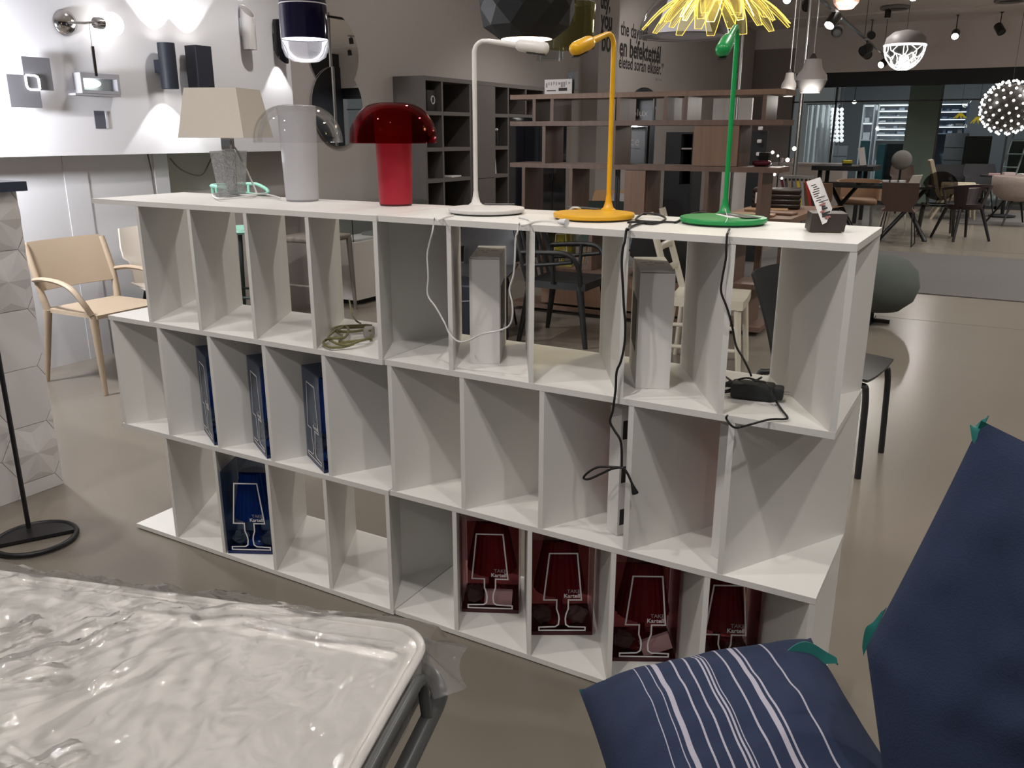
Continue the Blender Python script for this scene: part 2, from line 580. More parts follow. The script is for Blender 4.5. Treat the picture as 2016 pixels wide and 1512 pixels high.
def bookcase(label, x0, y0):
    t = thing('bookcase', label, 'bookcase', (x0, y0, G0))
    for i in range(4):
        z1 = ZL[i] - G0
        MB().box(0, Lu - 0.001, 0, Dp, z1 - Tt, z1).build('board', WHITE, t)
    for row in (1, 2, 3):
        z0, z1 = ZL[3 - row] - G0, ZL[4 - row] - G0 - Tt
        for k in range(5):
            if row == 2:
                xa, s = A2 + k * P2, S2
            else:
                xa, s = A1 + k * P1, -S1
            e = 0.0006
            MB().prism([(xa, e), (xa + Td, e), (xa + Td + s, Dp), (xa + s, Dp)], z0, z1).build('divider', WHITE, t)
        # back brace closing the triangle at one end
        if row == 2:
            fx = 1 - 0.5
            xm, ym = A2 + S2 * 0.5 - 0.002, Dp * 0.5
            MB().prism([(0.001, Dp - 0.001), (0.001, Dp - 0.02), (xm - 0.001, ym), (xm - 0.001, ym + 0.018)], z0, z1).build('brace', WHITE, t)
        else:
            xl = A1 + 4 * P1 + Td
            ym = 0.19
            xm = xl - S1 * ym / Dp
            MB().prism([(xm + 0.001, ym), (Lu - 0.003, Dp - 0.018), (Lu - 0.003, Dp - 0.001), (xm + 0.001, ym + 0.018)], z0, z1).build('brace', WHITE, t)
    return t


bookcase('white open bookcase half with slanted dividers, carrying the square-shaded glass lamp', 0.0, 0.0)
bookcase('white open bookcase half with slanted dividers, carrying the slim coloured desk lamps', Lu + 0.002, 0.0064)

def EDGE(u, v, r=0.004):
    p = W(u, v, y=-r - 0.001)
    p.z = ZA_ + r * .8
    return p


# ================================================================== lamps standing on the bookcase
SHADEW = mat('cream_shade_fabric', (0.62, 0.575, 0.51), 0.85, var=0.02, scale=90, bump=0.05, bscale=250)
FROST = mat('frosted_grey_acrylic', (0.52, 0.52, 0.55), 0.45, var=0.01)
CRYSTAL = thin('crystal_glass', (0.90, 0.92, 0.93), 0.60, 0.03, wrinkle=1.0, wscale=90, haze=0.12, hcol=(.95, .96, .97))
CRYSTALP = thin('crystal_clear', (0.95, 0.96, 0.97), 0.22, 0.02)
SILVER = mat('satin_silver', (0.68, 0.68, 0.69), 0.22, metal=0.9)


def frustum(mb, s0, s1, z0, z1, caps=True):
    a, b = s0 / 2, s1 / 2
    vs = [(-a, -a, z0), (a, -a, z0), (a, a, z0), (-a, a, z0), (-b, -b, z1), (b, -b, z1), (b, b, z1), (-b, b, z1)]
    fs = [(0, 1, 5, 4), (1, 2, 6, 5), (2, 3, 7, 6), (3, 0, 4, 7)]
    if caps: fs += [(3, 2, 1, 0), (4, 5, 6, 7)]
    return mb.add(vs, fs)


b = W(449, 388, z=ZA_)
b.y += 0.02
zt_ = HZ(b, 445, 297) - ZA_
zn = HZ(b, 440, 271) - ZA_
zs = HZ(b, 440, 175) - ZA_
t = thing('table_lamp', 'crystal glass table lamp with square cream shade', 'table lamp', (b.x, b.y, ZA_), 0.37)
frustum(MB(), 0.066, 0.092, 0.004, zt_).build('glass_body', CRYSTAL, t)
frustum(MB(), 0.086, 0.082, 0.0005, 0.014).build('glass_foot', CRYSTALP, t)
MB().lathe([(0.017, 0.016), (0.02, 0.06), (0.022, zt_ + 0.002)], 20).build('silver_core', SILVER, t, smooth=40)
MB().rbox(-0.017, 0.017, -0.017, 0.017, zt_ + 0.003, zn + 0.02, 0.003).build('chrome_neck', CHROME, t, smooth=40)
sh = MB()
for (s0, s1, z0, z1) in ((0.232, 0.182, zn, zs), (0.226, 0.176, zn, zs)):
    frustum(sh, s0, s1, z0, z1, False)
sh.build('shade', SHADEW, t)
MB().tube([(-0.09, 0, zs - 0.012), (0, 0, zs - 0.012), (0.09, 0, zs - 0.012)], 0.003, 6).build('shade_ring', CHROME, t)
MB().tube(bez([W(450, 284, y=b.y + .01), W(462, 290, y=b.y + .03), W(476, 315, y=b.y + .05), W(490, 345, y=b.y + .06), W(505, 382, z=ZA_ + .0085), W(490, 386, z=ZA_ + .0085), W(460, 390, z=ZA_ + .0085), W(430, 391, z=ZA_ + .0085), W(420, 383, z=ZA_ + .0085), W(440, 379.5, z=ZA_ + .0085), W(480, 384, z=ZA_ + .0085), W(520, 382, z=ZA_ + .0085), W(552, 390, z=ZA_ + .0085)], 6), 0.0032, 6).build('power_cable', CABLEW, t, world=True, smooth=60)


def dome_lamp(label, u0, u1, v, vtop, vrim, dome_px, body, dome, foot):
    c = W((u0 + u1) / 2, v, z=ZA_)
    dist = math.hypot(c.x - CAM_LOC.x, c.y - CAM_LOC.y)
    c.y += 0.03; c.x -= 0.02
    k = (c - CAM_LOC).length / FPX
    r0 = (u1 - u0) / 2 * k
    r1 = r0 * 1.15
    zt2 = HZ(c, (u0 + u1) / 2, vtop) - ZA_
    zr = HZ(c, (u0 + u1) / 2, vrim) - ZA_
    R = dome_px / 2 * k * 0.99
    t = thing('mushroom_lamp', label, 'table lamp', (c.x, c.y, ZA_))
    MB().lathe([(r0 * .96, 0.0008), (r0 * .99, 0.006)], 32).build('foot_ring', foot, t, smooth=40)
    MB().lathe([(r0, 0.006), (r0 + (r1 - r0) * .5, zt2 * .5), (r1, zt2 - 0.004), (r1 - .004, zt2 - 0.0035), (r1 - .006, zt2 - .03), (r0 - .004, 0.02)], 40, cap=False).build('stem', body, t, smooth=40)
    prof = []
    n = 14
    for i in range(n + 1):
        a = PI / 2 * i / n
        rr = r1 * .72 + (R - r1 * .72) * math.sin(a)
        zz = zr + (zt2 - zr) * math.cos(a)
        prof.append((rr, zz))
    prof.append((R + 0.001, zr - 0.003))
    inner = [(r - 0.003, z - 0.001) for r, z in reversed(prof)]
    MB().lathe(prof + inner, 48, cap=False).build('dome', dome, t, smooth=50)
    MB().lathe([(r1 * .2, zt2 + 0.0002), (r1 * .73, zt2 + 0.0006)], 40).build('dome_top', dome, t, smooth=50)
    return t


DOMEC = thin('clear_dome', (0.955, 0.955, 0.955), 0.20, 0.015, fmul=0.35)
DOMER = thin('red_dome', (0.56, 0.06, 0.08), 0.16, 0.015, fmul=0.5)
REDB = mat('matte_red_acrylic', (0.36, 0.012, 0.03), 0.42, var=0.02)
dome_lamp('mushroom lamp with clear dome on a frosted grey cylinder', 562, 622, 397, 207, 278, 162, FROST, DOMEC, mat('grey_foot', (0.30, 0.30, 0.33), 0.5))
dome_lamp('mushroom lamp with transparent red dome on a red cylinder', 747, 809, 406, 203, 279, 166, REDB, DOMER, mat('dark_red_foot', (0.07, 0.006, 0.012), 0.5))


def desk_lamp(label, base_c, stem, top_px, M_, d, drop=0.2):
    """slim lamp: round flat base, upright rod bent into an arm with a capsule head"""
    zt2 = HZ(stem, *top_px) - ZA_ - 0.004
    t = thing('desk_lamp', label, 'desk lamp', (base_c.x, base_c.y, ZA_))
    MB().lathe([(0.098, 0.0006), (0.099, 0.0035)], 48).build('rubber_pad', BLACK, t)
    MB().lathe([(0.1, 0.0037), (0.1045, 0.006), (0.1055, 0.013), (0.104, 0.0162), (0.09, 0.017)], 64).build('base', M_, t, smooth=30)
    s = Vector((stem.x - base_c.x, stem.y - base_c.y, 0))
    if s.length > 0.088: s *= 0.088 / s.length
    MB().lathe([(0.021, 0.0172), (0.013, 0.024), (0.0085, 0.04), (0.0068, 0.055)], 20, s).build('stem_foot', M_, t, smooth=60)
    d = Vector(d).normalized()
    e = 0.03
    p = [s + Vector((0, 0, 0.04)), s + Vector((0, 0, zt2 - e))]
    for i in range(1, 6):
        a = PI / 2 * i / 6
        p.append(s + Vector((0, 0, zt2 - e + e * math.sin(a))) + d * (e * (1 - math.cos(a))))
    A = s + Vector((0, 0, zt2)) + d * e
    dn = Vector((d.x, d.y, -drop))
    B = A + dn * 0.095
    p += [A + dn * 0.01, A + dn * 0.05, B]
    MB().tube(p, [0.0062] * (len(p) - 3) + [0.0064, 0.0075, 0.0088], 12).build('rod', M_, t, smooth=60)
    q = dn.to_track_quat('Z', 'Y').to_matrix()
    prof = [(0.001, -0.012), (0.009, -0.010), (0.0145, -0.003), (0.0165, 0.008), (0.0165, 0.066), (0.0145, 0.075), (0.008, 0.08), (0.001, 0.081)]
    hd = MB().lathe(prof, 24, B, M=q).build('head', M_, t, smooth=40)
    Bc = B + dn * 0.045 + Vector((0, 0, -0.0172))
    MB().box(-0.009, 0.009, -0.026, 0.026, -0.001, 0.001, Matrix.Translation(Bc) @ dn.to_track_quat('Y', 'Z').to_matrix().to_4x4()).build('light_slot', INK, hd)
    return t, s


Wm = mat('white_lamp_paint', (0.78, 0.76, 0.74), 0.35, var=0.01)
Ym = mat('yellow_lamp_paint', (0.80, 0.42, 0.012), 0.35, var=0.02)
Gm = mat('green_lamp_paint', (0.012, 0.30, 0.075), 0.33, var=0.03)
TAGM = mat('dark_grey_tag', (0.05, 0.055, 0.06), 0.5)

bw, sw = W(958, 420, z=ZA_), W(929, 413, z=ZA_)
lw_, s_ = desk_lamp('white slim desk lamp with round base and bent arm', bw, sw, (928, 80), Wm, (0.9, 0.36, 0), 0.13)
MB().box(-0.012, 0.075, -0.019, 0.019, 0, 0.0012, trs((s_.x + 0.03, s_.y + 0.02, 0.0182), 0.5)).build('hang_tag', TAGM, lw_)
Yh = -0.011
MB().tube(bez([W(893, 424, z=ZA_ + .004), W(876, 428, z=ZA_ + .003), W(862, 434, z=ZA_ + .003), EDGE(856, 440), W(851, 458, y=Yh), W(845, 480, y=Yh), W(841, 505, y=Yh), W(843, 545, y=Yh), W(842, 580, y=Yh), W(858, 605, y=Yh), W(875, 635, y=Yh), W(885, 657, y=Yh), W(902, 672, y=Yh), W(920, 671, y=Yh), W(948, 658, y=Yh), W(985, 650, y=Yh), W(1003, 640, y=Yh), W(1009, 620, y=Yh), W(1008, 595, y=Yh), W(1003, 570, y=Yh), W(1010, 545, y=Yh), W(1013, 520, y=Yh), W(1015, 470, y=Yh), W(1018, 460, y=Yh), EDGE(1023, 450), W(1030, 444, z=ZA_ + .003), W(1055, 436, z=ZA_ + .003), W(1085, 435, z=ZA_ + .004), W(1100, 437, z=ZA_ + .006)], 6), 0.0024, 6).build('power_cable', CABLEW, lw_, world=True, smooth=60)
pa, pb = W(1098, 436, z=ZA_ + .010), W(1116, 438, z=ZA_ + .010)
MB().tube([pa, pa.lerp(pb, .3), pb], [0.003, 0.007, 0.009], 10).build('plug', CABLEW, lw_, world=True, smooth=50)
MB().tube(bez([W(1022, 428, z=ZA_ + .003), W(1040, 432, z=ZA_ + .003), W(1043, 439, z=ZA_ + .003)], 6), 0.0024, 6).build('power_cable', CABLEW, lw_, world=True, smooth=60)

by, sy = W(1169, 431, z=ZA_), W(1206, 424, z=ZA_)
ly, s_ = desk_lamp('yellow slim desk lamp with round base and bent arm', by, sy, (1212, 67), Ym, (-0.08, -1, 0), 0.30)
MB().box(-0.105, 0.0, -0.017, 0.017, 0, 0.0012, trs((s_.x - 0.025, s_.y - 0.005, 0.0182), -0.25)).build('hang_tag', TAGM, ly)
MB().tube(bez([W(1118, 416, z=ZA_ + .004), W(1128, 409, z=ZA_ + .02), W(1140, 410, z=ZA_ + .02), W(1148, 416, z=ZA_ + .004)], 6), 0.0028, 6).build('spare_cable', CABLEW, ly, world=True, smooth=60)
MB().tube(bez([W(1236, 438, z=ZA_ + .003), W(1255, 437, z=ZA_ + .003), W(1285, 441, z=ZA_ + .003), W(1310, 432, z=ZA_ + .005), W(1300, 424, z=ZA_ + .008), W(1275, 420, z=ZA_ + .012), W(1262, 423, z=ZA_ + .008), W(1252, 433, z=ZA_ + .004), W(1275, 436, z=ZA_ + .004), W(1318, 437, z=ZA_ + .004), W(1332, 437, z=ZA_ + .003), W(1345, 428, z=ZA_ + .003)], 6), 0.0028, 6).build('power_cable', CABLEB, ly, world=True, smooth=60)
MB().tube(bez([W(1290, 438, z=ZA_ + .005), W(1262, 440, z=ZA_ + .004), W(1243, 446, z=ZA_ + .004), W(1238, 451, z=ZA_ + .004)], 6), 0.0028, 6).build('power_cable', CABLEB, ly, world=True, smooth=60)
Yh = -0.012
down = [W(1241, 441, z=ZA_ + .004), W(1237, 452, z=ZA_ + .004), EDGE(1233, 460), W(1230, 475, y=Yh), W(1226, 490, y=Yh), W(1224, 520, y=Yh), W(1226, 560, y=Yh), W(1228, 600, y=Yh), W(1231, 640, y=Yh), W(1229, 680, y=Yh), W(1222, 712, y=Yh), W(1214, 732, y=Yh), W(1212, 765, y=Yh), W(1209, 790, y=Yh), W(1206, 810, y=Yh), W(1201, 830, y=Yh), W(1210, 848, y=Yh), W(1221, 866, y=Yh), W(1224, 890, y=Yh), W(1224, 918, y=Yh)]
MB().tube(bez(down, 6), 0.0031, 7).build('power_cable', CABLEB, ly, world=True, smooth=60)
loop = [W(1226, 921, y=Yh), W(1214, 920, y=Yh), W(1196, 919, y=Yh - .004), W(1176, 920, y=Yh - .006), W(1158, 930, y=Yh - .008), W(1149, 941, y=Yh - .008), W(1160, 943, y=Yh - .006), W(1185, 932, y=Yh - .004), W(1205, 923, y=Yh - .004), W(1225, 921, y=Yh - .004), W(1235, 932, y=Yh), W(1245, 954, y=Yh)]
MB().tube(bez(loop, 6), 0.0031, 7).build('power_cable', CABLEB, ly, world=True, smooth=60)
pa, pb = W(1244, 952, y=Yh), W(1251, 972, y=Yh)
pl = MB().tube([pa, pa.lerp(pb, .25), pa.lerp(pb, .9), pb], [0.0035, 0.0045, 0.0085, 0.0085], 10).build('plug', BLACK, ly, world=True, smooth=50)
pc = W(1253, 979, y=Yh)
MB().tube([pb, pc], 0.0025, 8).build('plug_pin', CHROME, pl, world=True)

bg, sg = W(1423, 440, z=ZA_), W(1426, 431, z=ZA_)
lg, s_ = desk_lamp('green slim desk lamp with round base and bent arm', bg, sg, (1444, 54), Gm, (0.12, -1, 0), 0.42)
Mt = trs((s_.x + 0.01, s_.y - 0.02, 0.0185), -0.75, 0.0)
ht = MB().box(-0.005, 0.125, -0.021, 0.021, 0, 0.0012, Mt).build('hang_tag', TAGM, lg)
MB().box(0.0, 0.10, -0.021, 0.021, -0.0015, -0.0002, trs((s_.x + 0.005, s_.y - 0.025, 0.0185), -0.95)).build('hang_tag', CARDW, lg)
text('print', 'LUMINA', PRINT, ht, Mt @ Matrix.Translation((0.012, -0.007, 0.0014)), 0.013, 1.0, 0.0002)
MB().tube(bez([Vector((s_.x + bg.x, s_.y + bg.y + .0, ZA_ + .03)), W(1432, 428, z=ZA_ + .03), W(1428, 438, z=ZA_ + .022)], 4), 0.0008, 5).build('tag_string', CABLEW, lg, world=True)
MB().tube(bez([W(1350, 432, z=ZA_ + .003), W(1353, 425, z=ZA_ + .01), W(1375, 419, z=ZA_ + .012), W(1400, 422, z=ZA_ + .01), W(1413, 427, z=ZA_ + .004)], 6), 0.0028, 6).build('power_cable', CABLEB, lg, world=True, smooth=60)
d2 = [W(1436, 451, z=ZA_ + .006), W(1432, 461, z=ZA_ + .006), EDGE(1431, 470), W(1430, 486, y=-.008), W(1429, 510, y=-.008), W(1422, 548, y=-.008), W(1420, 575, y=-.008), W(1431, 605, y=-.006), W(1441, 640, y=-.002), W(1449, 680, y=.03), W(1461, 702, y=.06), W(1473, 725, y=.11), W(1479, 740, y=.13)]
MB().tube(bez(d2, 6), 0.0026, 7).build('power_cable', CABLEB, lg, world=True, smooth=60)

# black power adapter in the end compartment
def adapter():
    c = W(1494, 793, z=ZB_)
    c.y += 0.03; c.x -= 0.012
    t = thing('power_adapter', 'black plug-in power adapter lying in the end compartment', 'adapter', (c.x, c.y, ZB_), 0.16)
    MB().rbox(-0.062, 0.040, -0.026, 0.026, 0.001, 0.040, 0.008, 3).build('body', BLACKM, t, smooth=40)
    MB().rbox(0.034, 0.060, -0.020, 0.020, 0.006, 0.036, 0.006, 3).build('plug_block', BLACKM, t, smooth=40)
    for s in (-1, 1):
        MB().tube([(0.06, s * 0.0095, 0.021), (0.074, s * 0.0095, 0.021)], 0.0024, 8).build('pin', CHROME, t, smooth=60)
    MB().tube([(-0.062, 0.004, 0.028), (-0.08, 0.008, 0.026), (-0.094, 0.012, 0.018)], [0.008, 0.006, 0.004], 8).build('strain_relief', BLACKM, t, smooth=50)
    z = ZB_ + 0.007
    for pts in ([W(1424, 738, z=z), W(1440, 750, z=z + .01), W(1455, 758, z=z + .02), W(1462, 757, z=z + .03)],
                [W(1424, 760, z=z), W(1436, 751, z=z + .004), W(1448, 752, z=z + .006), W(1436, 758, z=z + .006), W(1423, 762, z=z)],
                [W(1423, 770, z=z), W(1434, 768, z=z + .003), W(1446, 763, z=z + .006), W(1440, 770, z=z + .004), W(1424, 773, z=z)],
                [W(1450, 748, z=z + .03), W(1470, 744, z=z + .045), W(1488, 748, z=z + .045), W(1494, 746, z=z + .045), W(1499, 743, z=z + .04)],
                [W(1486, 750, z=z + .045), W(1505, 752, z=z + .05), W(1514, 762, z=z + .046), W(1522, 780, z=z + .02), W(1529, 792, z=z), W(1540, 808, z=z), W(1550, 821, z=z), W(1545, 825, z=z), W(1515, 826, z=z), W(1480, 835, z=z), W(1462, 840, y=-.004), W(1448, 842, y=-.010), W(1438, 836, y=-.010), W(1430, 824, y=-.004), W(1432, 818, z=z)]):
        MB().tube(bez(pts, 6), 0.0026, 6).build('cable', CABLEB, t, world=True, smooth=60)


adapter()

# olive coiled cable with an inline plug
zc = ZB_ + 0.010
OLV = mat('olive_clear_cable', (0.17, 0.155, 0.06), 0.3)
t = thing('coiled_cable', 'olive green coiled cable with a grey plug', 'cable', W(690, 668, z=ZB_))
co = [W(731, 641, z=zc), W(720, 640, z=zc), W(690, 641, z=zc + .004), W(668, 643, z=zc + .004), W(656, 647, z=zc + .003), W(662, 653, z=zc + .006), W(672, 660, z=zc + .006), W(671, 667, z=zc), W(670, 674, z=zc), W(690, 672, z=zc), W(720, 668, z=zc + .006), W(731, 663, z=zc + .004), W(731, 660, z=zc)]
MB().tube(bez(co, 8), 0.0042, 7).build('cable_loop', OLV, t, world=True, smooth=60)
co = [W(731, 643, z=zc + .008), W(715, 644, z=zc + .008), W(690, 645, z=zc + .008), W(668, 646, z=zc + .01), W(652, 657, z=zc + .01), W(647, 664, z=zc + .008), W(651, 670, z=zc + .008), W(665, 677, z=zc + .006), W(685, 679, z=zc + .006), W(710, 671, z=zc + .01), W(728, 667, z=zc + .008), W(731, 672, z=zc)]
MB().tube(bez(co, 8), 0.0042, 7).build('cable_loop', OLV, t, world=True, smooth=60)
co = [W(731, 651, z=zc + .014), W(715, 650, z=zc + .014), W(690, 653, z=zc + .014), W(667, 651, z=zc + .014), W(676, 643, z=zc + .016), W(685, 646, z=zc + .016), W(685, 656, z=zc + .014), W(676, 665, z=zc + .012), W(655, 666, z=zc + .016), W(642, 669, z=zc + .004), W(637, 675, z=zc), W(642, 681, z=zc), W(655, 684, z=zc), W(680, 682, z=zc), W(696, 677, z=zc + .004)]
MB().tube(bez(co, 8), 0.0042, 7).build('cable_loop', OLV, t, world=True, smooth=60)
c = W(731, 658, z=zc)
MB().rbox(-0.022, 0.010, -0.018, 0.018, 0.0, 0.032, 0.006, 3, trs((c.x - .005, c.y + .005, ZB_ + .001), 0.5)).build('plug', mat('grey_plug', (0.36, 0.35, 0.33), 0.5), t, world=True, smooth=40)
MB().tube(bez([W(710, 637, z=zc + .01), W(700, 630, z=zc + .03), W(692, 615, y=.45), W(688, 590, y=.6)], 6), 0.003, 6).build('cable_tail', OLV, t, world=True, smooth=60)

# brown wooden card holder with its card
c0 = W(1593, 458, z=ZA_)
t = thing('card_holder', 'dark brown wooden block holding an upright picture card', 'card holder', (c0.x, c0.y, ZA_), 0.32)
BRN = wood('dark_brown_block', (0.045, 0.034, 0.030), (0.062, 0.048, 0.042), 0.45, (8, 30, 30))
h0 = HZ(c0, 1594, 420) - ZA_
MB().prism([(0, 0.003), (0.074, 0.003), (0.079, h0), (0.003, h0)], 0, 0.082, lambda a, b_, h: (a, h, b_)).build('block', BRN, t)
MB().box(0.006, 0.068, 0.006, 0.076, 0.0004, 0.003).build('felt_foot', OAK, t)
cw = Vector((c0.x, c0.y, 0))
pts = [W(1587.3, 357.4, y=c0.y + .015), W(1614.4, 348.8, y=c0.y + .03), W(1638, 411, y=c0.y + .03), W(1627, 438, y=c0.y - .0), W(1619, 442, y=c0.y - .004)]
crd = MB().add(pts + [p + Vector((0.0004, 0.0018, 0)) for p in pts], [(0, 1, 2, 3, 4), (9, 8, 7, 6, 5), (0, 5, 6, 1), (1, 6, 7, 2), (2, 7, 8, 3), (3, 8, 9, 4), (4, 9, 5, 0)]).build('card', CARDW, t, world=True)
qx = (pts[4] - pts[0]).normalized()
qy = (pts[1] - pts[0]).normalized()
nn = qx.cross(qy).normalized()
if nn.y > 0: nn = -nn
for k in range(16):
    a = 0.012 + 0.0052 * k
    bb = random.uniform(0.004, 0.012)
    w_ = random.uniform(0.008, 0.022)
    hh = 0.0018 if k < 9 else 0.0042
    o0 = pts[0] + qx * a + qy * bb + nn * 0.0006
    mm = INK if k < 9 or k % 3 else mat('print_red', (0.35, 0.12, 0.12), 0.6)
    o = MB().add([o0, o0 + qy * w_, o0 + qy * w_ + qx * hh, o0 + qx * hh], [(0, 1, 2, 3)]).build('print', mm, t, world=True)
    o.parent = crd

# ================================================================== boxes in the compartments
def carton(label, p0, p1, pr, h, win, side, tape=True):
    """white upright carton: front bottom edge p0-p1, pr = bottom corner further back on the seen side"""
    ex = (p1 - p0); wd_ = ex.length; ex.normalize()
    ang = math.atan2(ex.y, ex.x)
    dep = (pr - (p1 if side > 0 else p0)).length
    t = thing('carton', label, 'box', (p0.x, p0.y, p0.z), ang)
    MB().box(0, wd_, 0, dep, 0.0006, h - .001).build('carton_body', CARDW, t)
    MB().box(0.0005, wd_ - .0005, 0.002, dep - .001, h - 0.0008, h + 0.0004).build('lid_flap', CARDW, t)
    MB().box(0.001, wd_ - .001, -0.0005, 0.0012, h - 0.0025, h - .0012).build('lid_gap', INK, t)
    x = wd_ if side > 0 else 0
    y0, y1 = dep * win[0], dep * win[1]
    MB().box(x - .0008, x + .0008, y0, y1, h * win[2], h * win[3]).build('dark_panel', mat('dark_box_panel', (0.03, 0.031, 0.034), 0.4), t)
    LP = mat('light_grey_print', (0.55, 0.54, 0.53), 0.6)
    for (a, b_, c_, d_) in ((.15, .33, .55, .62), (.4, .5, .6, .66), (.55, .85, .52, .62), (.3, .5, .42, .48)):
        MB().box(wd_ * a, wd_ * b_, dep * c_, dep * d_, h + .0003, h + .0007).build('print', LP, t)
    return t


p0 = W(926, 716, z=ZB_); p1 = W(984, 717, z=ZB_); pr = W(1005, 673, z=ZB_)
carton('white carton with dark side panel standing behind the hanging white cable', p0, p1, pr, 0.294, (0.18, 0.72, 0.27, 0.72), 1)
p0 = W(1250.7, 765, z=ZB_); p1 = W(1317.4, 766.5, z=ZB_); pr = W(1222, 712, z=ZB_)
carton('white carton with dark side panel standing behind the hanging black cable', p0, p1, pr, 0.295, (0.25, 0.80, 0.27, 0.72), -1)

# slim white cartons leaning in the middle row
def slim(label, xl, yl):
    t = thing('slim_carton', label, 'box', (xl, yl, ZC_), -0.42)
    MB().box(0, 0.047, 0, 0.235, 0.001, 0.352, Matrix.Rotation(-0.12, 4, 'Z')).build('carton_body', CARDW, t)
    for z0, z1 in ((0.03, 0.075), (0.15, 0.195), (0.27, 0.32)):
        MB().box(0.0465, 0.0475, 0.006, 0.02, z0, z1, Matrix.Rotation(-0.12, 4, 'Z')).build('slot', INK, t)
    MB().box(-0.0006, 0.0002, 0.02, 0.22, 0.03, 0.33, Matrix.Rotation(-0.12, 4, 'Z')).build('red_side_print', mat('red_side_print', (0.45, 0.10, 0.09), 0.5), t)


a = W(1194, 1042, z=ZC_)
slim('slim white carton beside the dangling black plug', a.x, a.y)
a = W(1399, 1092, z=ZC_)
slim('slim white carton behind the edge of the last middle divider', a.x, a.y)


# see-through lamp boxes
def lamp_box(label, p0, ang, tint, pane, z, w_=0.182, dp=0.165, h=0.31, extra=0, cart=0):
    t = thing('lamp_box', label, 'box', (p0[0], p0[1], z), ang, None)
    dark, shade, foot = tint
    MB().box(0, w_, 0, dp, 0.0006, 0.012).build('tray', foot, t)
    MB().box(0.001, w_ - .001, dp - .003, dp - .001, 0.012, h - .002).build('back_pane', dark, t)
    sh = MB()
    sh.box(0, w_, 0, 0.0006, 0.012, h); sh.box(0, 0.0006, 0.0008, dp - .004, 0.012, h); sh.box(w_ - .0006, w_, 0.0008, dp - .004, 0.012, h)
    sh.box(0.0008, w_ - .0008, 0.0008, dp - .004, h - .0006, h)
    sh.build('clear_shell', pane, t)
    # the packed lamp: ribbed tapering shade over a foot
    cx = w_ * (.5 + .03 * extra); cy = dp * .52
    rib = []
    n = 48
    mb = MB()
    vs, fs = [], []
    for (r, zz) in ((0.077, 0.118), (0.046, 0.283)):
        for j in range(n):
            an = 2 * PI * j / n
            rr = r * (1.0 + (0.02 if j % 2 else -0.02))
            vs.append((cx + math.cos(an) * rr, cy + math.sin(an) * rr * .9, zz))
    fs = [(j, (j + 1) % n, n + (j + 1) % n, n + j) for j in range(n)]
    mb.add(vs, fs).build('packed_shade', shade, t)
    MB().lathe([(0.055, 0.016), (0.05, 0.03), (0.012, 0.045), (0.009, 0.115)], 20, (cx, cy, 0)).build('packed_foot', shade, t, smooth=50)
    if cart:
        MB().box(-0.04, 0.045, -0.006, 0.006, 0, 0.05, trs((cx + cart * .02, 0.022, 0.018), 0.1, 0, -0.22 * (cart > 1) + (.06 if cart < 2 else -.1))).build('packed_carton', CARDW, t)
    for k, sg_ in ((0, -1), (1, 1)):
        if sg_ * cart > 0 and cart: continue
        wb = MB().ball((cx + sg_ * 0.052, 0.045, 0.042), 0.026, 9, 7, (1.2, .8, 1))
        rr = random.Random(int(p0[0] * 1000) + k)
        wb.v = [q + Vector((rr.uniform(-.006, .006), rr.uniform(-.006, .006), rr.uniform(-.006, .006))) for q in wb.v]
        wb.build('wrapped_cable', thin('crumpled_film', (0.62, 0.60, 0.60), 0.30, 0.08, haze=0.25), t)
    # white printed outline on the front
    c = w_ * .5
    Y = -0.0008
    L_ = [(-.055, .118), (-.040, .268), (.040, .268), (.055, .118), (.017, .118), (.017, .088), (.011, .070), (.009, .055), (.011, .036), (.020, .029), (.068, .027), (.068, .017), (-.068, .017), (-.068, .027), (-.020, .029), (-.011, .036), (-.009, .055), (-.011, .070), (-.017, .088), (-.017, .118)]
    mb = MB()
    hw = 0.0021
    m_ = len(L_)
    off = []
    for i in range(m_):
        p, q, r = Vector(L_[i - 1]), Vector(L_[i]), Vector(L_[(i + 1) % m_])
        d1, d2 = (q - p).normalized(), (r - q).normalized()
        n1, n2 = Vector((-d1.y, d1.x)), Vector((-d2.y, d2.x))
        bis = (n1 + n2)
        bis = bis / max(0.35, bis.dot(n1)) if bis.length > 1e-6 else n1
        off.append((q + bis * hw, q - bis * hw))
    vs = []
    for a_, b_ in off:
        vs += [(c + a_.x, Y, a_.y), (c + b_.x, Y, b_.y), (c + a_.x, Y + .0004, a_.y), (c + b_.x, Y + .0004, b_.y)]
    fs = []
    for i in range(m_):
        j = (i + 1) % m_
        fs += [(4 * i, 4 * j, 4 * j + 1, 4 * i + 1), (4 * i + 2, 4 * i + 3, 4 * j + 3, 4 * j + 2), (4 * i, 4 * i + 2, 4 * j + 2, 4 * j), (4 * i + 1, 4 * j + 1, 4 * j + 3, 4 * i + 3)]
    mb.add(vs, fs).build('printed_outline', PRINT, t)
    Mx = Matrix.Translation((c + .051, Y, .1255)) @ Matrix.Rotation(PI / 2, 4, 'X')
    text('brand_print', 'Kartell', PRINT, t, Mx, 0.0175, 1.0, 0.0002, 0.00035, 'RIGHT', 1.0)
    Mx = Matrix.Translation((c + .051, Y, .1405)) @ Matrix.Rotation(PI / 2, 4, 'X')
    text('name_print', 'TAKE', GREYPRINT, t, Mx, 0.0165, 1.0, 0.0002, 0.0, 'RIGHT', 0.95)
    return t


